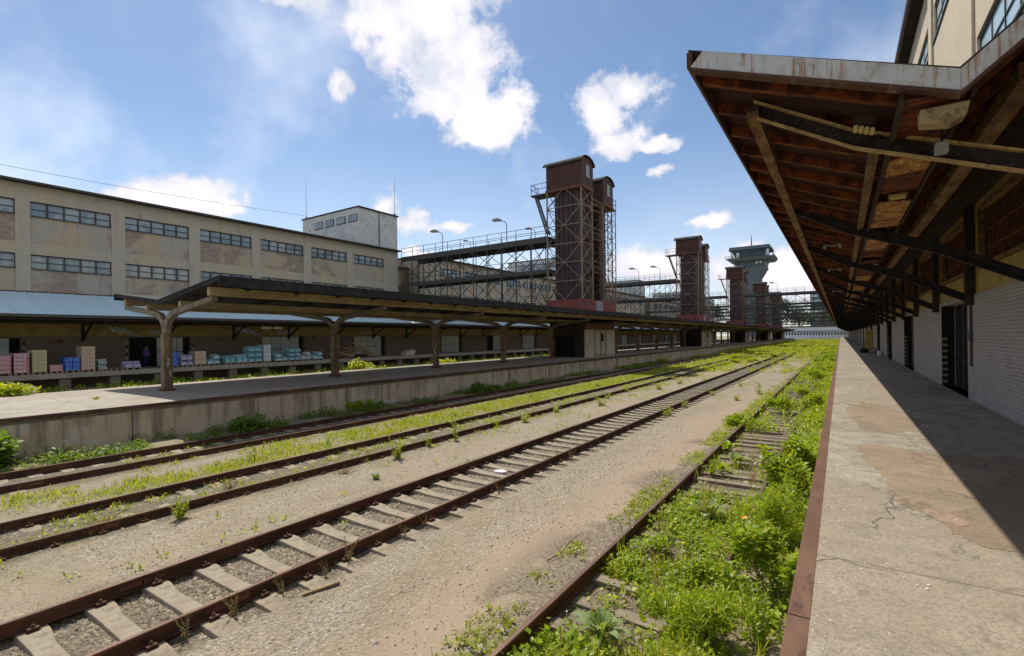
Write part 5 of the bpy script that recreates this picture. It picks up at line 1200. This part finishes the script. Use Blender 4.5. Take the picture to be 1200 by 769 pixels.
for i, (x, y, s) in enumerate([(-3.1, 3.9, .09), (-3.0, 3.6, .07), (-3.2, 3.4, .06), (-3.05, 4.3, .06), (-1.2, 13.6, .12)]):
    mb = MB(); mb.prism([(-s, -s*.6), (s*.7, -s*.8), (s, s*.3), (s*.2, s*.8), (-s*.8, s*.5)], 0, s*.6, 'z'); o = mb.build('rubble_stone', MT['stone'], None, bevel=.01); o.location = (x, y, 0)
    tag(o, ['largest broken stone beside the near rail at the bottom edge', 'grey stone just in front of the largest rubble stone', 'small stone on the sand side of the rubble beside the near rail', 'small stone behind the largest rubble stone, against the near rail', 'pale stone between the right rail and the platform near the timber sleepers'][i], 'stone')

# ------------------------------------------------------------------ goods on the left platform
def colmat(name, c, c2=None): return simple(name, tuple(min(.8, t*1.1+.03) for t in c), tuple(min(.8, t*1.15) for t in c2) if c2 else tuple(t*.95 for t in c), 5, .6, 0, .1)
GM = dict(pink=colmat('pink_plastic_crate', (.42, .17, .20), (.5, .32, .32)), maroon=colmat('red_and_white_crate', (.38, .08, .14), (.5, .4, .42)), yellow=colmat('straw_yellow_carton', (.47, .42, .24)), blue=colmat('blue_crate', (.02, .06, .42), (.1, .2, .55)),
          cream=colmat('cream_carton', (.50, .38, .27)), cyan=colmat('cyan_bottle_pack', (.15, .36, .42), (.38, .52, .56)), teal=colmat('teal_bottle_pack', (.10, .30, .34), (.25, .42, .46)), violet=colmat('violet_bottle_pack', (.26, .22, .42), (.42, .4, .52)), grey=colmat('grey_wrapped_pack', (.34, .38, .36)), white=colmat('white_wrapped_pack', (.5, .52, .54)))
def pallet(y0, L, lab):
    t = thing('pallet', lab, 'pallet', (-44.8, y0, 1.15), 'wooden pallets on the left platform')
    mb = MB()
    for j in range(7): mb.box(-45.4+j*.19, -45.26+j*.19, y0, y0+L, 1.27, 1.295)
    mb.build('deck_boards', MT['wood_pale'], t); mb = MB()
    for yy_ in (y0, y0+L/2-.07, y0+L-.14): mb.box(-45.4, -44.12, yy_, yy_+.14, 1.15, 1.268)
    mb.build('blocks', MT['wood_pale'], t)
def stack(y0, y1, h, mat, adj, rows, kind='crate', per=2):
    pallet(y0, y1-y0, 'wooden pallet under the '+adj)
    h *= 1.22; lh = h/rows; top = 1.297
    for r_ in range(rows):
        for p in range(per):
            if r_ == rows-1 and per > 1 and rng.random() < .25: continue
            a_ = y0+(y1-y0)*p/per+.02; b_ = y0+(y1-y0)*(p+1)/per-.02; z = top+r_*lh; mb = MB()
            j = rng.uniform(-.02, .02)
            if kind == 'crate':
                mb.box(-45.35, -44.2+j, a_, b_, z, z+lh*.8); mb.box(-45.37, -44.17+j, a_-.012, b_+.012, z+lh*.8, z+lh*.97)
                o = mb.build('crate', mat, None, loc=(-44.8, (a_+b_)/2, z)); 
            elif kind == 'carton':
                mb.box(-45.35, -44.18+j, a_, b_, z, z+lh*.96); o = mb.build('carton', mat, None, loc=(-44.8, (a_+b_)/2, z), bevel=.01)
            else:
                m_ = 3; w_ = (b_-a_)/m_; mb.box(-45.3, -44.2, a_+.02, b_-.02, z, z+lh*.5)
                for q in range(m_):
                    for x in (-45.1, -44.75, -44.4):
                        cy_ = a_+w_*(q+.5); mb.tube([(x+j, cy_, z), (x+j, cy_, z+lh*.7), (x+j, cy_, z+lh*.94)], w_*.47, 7, w_*.3)
                o = mb.build('bottle_pack', mat, None, loc=(-44.8, (a_+b_)/2, z))
            tag(o, {'crate': 'plastic crate in the ', 'carton': 'carton in the ', 'pack': 'wrapped bottle pack in the '}[kind]+adj, {'crate': 'crate', 'carton': 'carton', 'pack': 'bottle pack'}[kind], adj)
stack(6.7, 7.9, .95, GM['pink'], 'pink crate stack at the left picture edge', 4)
stack(8.0, 8.75, 1.05, GM['maroon'], 'red and white crate stack, second from the left edge', 5, 'crate', 1)
stack(8.85, 9.6, 1.2, GM['yellow'], 'straw yellow carton stack near the left edge', 6, 'carton', 1)
stack(9.72, 10.42, .35, GM['pink'], 'low pink stack right of the yellow cartons', 2, 'crate', 1)
stack(10.5, 11.3, .75, GM['blue'], 'deep blue crate stack', 3, 'crate', 2)
stack(11.35, 12.15, 1.35, GM['cream'], 'tall cream carton stack right of the blue crates', 6, 'carton', 1)
stack(12.3, 12.85, .6, GM['grey'], 'grey stack right of the tall cream cartons', 2, 'pack', 1)
stack(12.95, 13.8, .35, GM['maroon'], 'low reddish stack left of the open doorway', 1, 'crate', 2)
stack(13.9, 14.9, .4, GM['violet'], 'low violet stack left of the open doorway', 1, 'pack', 2)
stack(16.6, 17.4, .9, GM['blue'], 'blue stack just right of the person', 3, 'crate', 1)
stack(17.6, 18.5, .7, GM['violet'], 'violet stack behind the nearest canopy post', 2, 'pack', 2)
stack(18.6, 19.5, .9, GM['cream'], 'cream stack below the pale door', 3, 'carton', 1)
stack(19.6, 20.6, .65, GM['cyan'], 'cyan stack right of the pale door', 2, 'pack', 2)
stack(21.0, 21.9, .55, GM['teal'], 'low teal stack left of the high teal stack', 1, 'pack', 2)
stack(22.0, 22.95, .6, GM['cyan'], 'low cyan stack beside the high teal stack', 1, 'pack', 2)
stack(23.0, 24.3, 1.15, GM['teal'], 'high teal bottle stack in the middle of the goods', 3, 'pack', 2)
stack(24.4, 25.1, 1.25, GM['white'], 'white wrapped stack right of the high teal stack', 4, 'carton', 1)
stack(25.6, 26.8, .55, GM['cyan'], 'cyan stack in front of the wide pale door, left', 2, 'pack', 2)
stack(26.9, 28.2, .95, GM['teal'], 'teal stack in front of the wide pale door, middle', 3, 'pack', 2)
stack(28.3, 29.3, .6, GM['white'], 'white stack in front of the wide pale door, right', 2, 'pack', 2)
stack(29.5, 30.6, .6, GM['cyan'], 'last cyan stack on the right of the wide pale door', 2, 'pack', 2)
# broken timber heap
for i in range(44):
    y = 33.6+rng.random()*4.2; z = 1.3+rng.random()*1.9*(1-abs(y-35.7)/2.6); a_ = rng.uniform(-.5, .5); L = rng.uniform(.5, .95)
    o = MB().beam((0, -L*math.cos(a_), -L*math.sin(a_)*.6), (.2*a_, L*math.cos(a_), L*math.sin(a_)*.6), .22, .07).build('broken_board', MT['heap_wood'] if i % 3 else MT['tan_door'], None, loc=None); o.location = (-45.1+rng.uniform(-.5, .5), y, max(z, 1.35))
    tag(o, 'broken board in the timber heap right of the second canopy post', 'board', 'broken timber heap on the left platform')
for i in range(3):
    o = MB().box(-.6, .6, -.9+i*.1, .9-i*.1, 0, .12).build('timber_bundle', MT['brown_wood'], None, bevel=.01); o.location = (-45.1, 35.9, 1.15+i*.13)
    tag(o, ['bottom timber bundle carrying the broken board heap', 'middle timber bundle under the broken board heap', 'top timber bundle under the broken board heap'][i], 'timber')
o = MB().prism([(-.9, 0), (.5, 0), (.9, .5), (.2, .75), (-.6, .45)], -.5, .5, 'x').build('cardboard_pile', GM['cream'], None, bevel=.03); o.location = (-44.9, 43.2, 1.15); tag(o, 'small cream heap on the left platform beyond the pale doors', 'heap')
# tattered sheets hanging under the lean-to
for i, (y, w, lab, mt) in enumerate([(13.6, 1.7, 'tattered grey plastic sheet hanging above the brick wall left of the open doorway', 'grey'), (23.2, 1.9, 'torn pinkish sheet hanging under the lean-to roof above the teal bottles', 'violet')]):
    mb = MB(); n = 9; top = []; bot = []
    for j in range(n):
        q = j/(n-1); top.append((-46.6+.1*math.sin(j*2), y+q*w*.6, 4.45-.1*q)); bot.append((-46.3+.15*math.sin(j*1.7), y+.25+q*w, 3.95-.28*q+.12*math.sin(j*2.3)))
    for j in range(n-1): mb.quad(bot[j], bot[j+1], top[j+1], top[j])
    o = mb.build('torn_sheet', GM[mt]); sd = o.modifiers.new('solid', 'SOLIDIFY'); sd.thickness = .01; tag(o, lab, 'sheet')

# person in the doorway
def person(loc, rz, lab):
    verts = [(0, 0, .95), (0, 0, 1.15), (0, 0, 1.38), (0, 0, 1.5), (0, .01, 1.6), (0, .015, 1.7),
             (.18, 0, 1.38), (.23, .02, 1.12), (.22, .12, .9), (-.18, 0, 1.38), (-.23, .02, 1.12), (-.2, .16, .95),
             (.1, 0, .88), (.11, .02, .48), (.11, -.02, .08), (.12, .14, .03), (-.1, 0, .88), (-.12, .0, .48), (-.12, -.03, .08), (-.13, .13, .03)]
    edges = [(0, 1), (1, 2), (2, 3), (3, 4), (4, 5), (2, 6), (6, 7), (7, 8), (2, 9), (9, 10), (10, 11), (0, 12), (12, 13), (13, 14), (14, 15), (0, 16), (16, 17), (17, 18), (18, 19)]
    rad = [.15, .14, .15, .055, .095, .085, .07, .05, .035, .07, .05, .035, .09, .065, .045, .035, .09, .065, .045, .035]
    t = thing('person', lab, 'person', loc); t.rotation_euler = (0, 0, rz)
    me = bpy.data.meshes.new('body'); me.from_pydata(verts, edges, []); o = bpy.data.objects.new('body', me); COL.objects.link(o); o.parent = t
    md = o.modifiers.new('skin', 'SKIN'); sv = me.skin_vertices[0].data
    for i, r_ in enumerate(rad): sv[i].radius = (r_, r_*(.75 if i in (0, 1, 2) else 1))
    sv[0].use_root = True; s2 = o.modifiers.new('sub', 'SUBSURF'); s2.levels = 2; s2.render_levels = 2; me.materials.append(MT['skin'])
    def sleeve(name, chain, rr, mat):
        mb = MB(); mb.tube(chain, rr[0], 10, rr[1]); q = mb.build(name, mat, None, smooth=True); q.parent = t
    mb = MB(); n0 = 0
    rings = [(.86, .17, .13), (1.0, .175, .135), (1.2, .17, .135), (1.36, .215, .135), (1.44, .15, .11), (1.48, .08, .08)]
    for z, a_, b_ in rings:
        for k in range(12): th = k*math.pi/6; mb.v.append((a_*math.cos(th), b_*math.sin(th), z))
    for i in range(5):
        for k in range(12): mb.f.append((i*12+k, i*12+(k+1) % 12, (i+1)*12+(k+1) % 12, (i+1)*12+k))
    q = mb.build('jumper', MT['purple'], None, smooth=True); q.parent = t
    sleeve('sleeve', [(.17, 0, 1.4), (.235, .02, 1.12), (.222, .1, .95)], (.075, .05), MT['purple']); sleeve('sleeve', [(-.17, 0, 1.4), (-.235, .02, 1.12), (-.205, .13, 1.0)], (.075, .05), MT['purple'])
    sleeve('trouser_leg', [(.09, 0, .92), (.11, .02, .48), (.11, -.02, .1)], (.11, .07), MT['navy']); sleeve('trouser_leg', [(-.09, 0, .92), (-.12, .0, .48), (-.12, -.03, .1)], (.11, .07), MT['navy'])
    h = MB(); h.tube([(0, -.01, 1.62), (0, -.015, 1.7), (0, -.01, 1.76), (0, -.005, 1.785)], .1, 10, .05); q = h.build('hair', MT['hair'], None, smooth=True); q.parent = t
    return t
person((-46.7, 16.1, 1.15), -1.2, 'person in a purple top standing in the open dark doorway')

# things far along the right platform
t = thing('hand_cart', 'small wooden hand cart standing far along the right platform by the wall', 'cart', (2.6, 56, 1.2))
MB().box(2.1, 2.75, 55.6, 56.6, 1.75, 1.82).build('cart_top', MT['wood_pale'], t); MB().box(2.15, 2.7, 55.65, 56.55, 1.4, 1.45).build('shelf', MT['rust'], t)
for x in (2.15, 2.67):
    for y in (55.65, 56.5): MB().box(x, x+.06, y, y+.06, 1.2, 1.75).build('leg', MT['ochre_steel'], t)
t = thing('bucket', 'white bucket beside the hand cart on the right platform', 'bucket', (2.9, 54.8, 1.2)); MB().tube([(2.9, 54.8, 1.2), (2.9, 54.8, 1.62)], .16, 10, .2).build('pail', MT['white_plastic'], t)
MB().tube([(2.72, 54.8, 1.62), (2.9, 54.8, 1.78), (3.08, 54.8, 1.62)], .012, 5).build('handle', MT['dark_steel'], t)
t = thing('rubbish_bag', 'dark rubbish bag slumped on the right platform beyond the hand cart', 'bag', (2.0, 62, 1.2))
bag = MB(); n0 = 0
for z, r_ in ((0, .3), (.12, .4), (.3, .36), (.42, .2), (.5, .06), (.56, .1)):
    for k in range(10): th = k*.628; rr = r_*(1+.12*math.sin(3*th+z*9)); bag.v.append((2.0+rr*math.cos(th), 62+rr*math.sin(th), 1.2+z))
for i in range(5):
    for k in range(10): bag.f.append((i*10+k, i*10+(k+1) % 10, (i+1)*10+(k+1) % 10, (i+1)*10+k))
bag.build('bag_body', MT['dark'], t, smooth=True)
t = thing('leaning_board', 'ochre board leaning on the wall far along the right platform', 'board', (3.0, 66, 1.2)); MB().beam((2.85, 72, 1.22), (3.15, 72, 3.6), 1.2, .05, (0, 1, 0)).build('board', MT['ochre_wall'], t)

# tidy helper property
for o in bpy.data.objects:
    if '_o' in o.keys(): del o['_o']
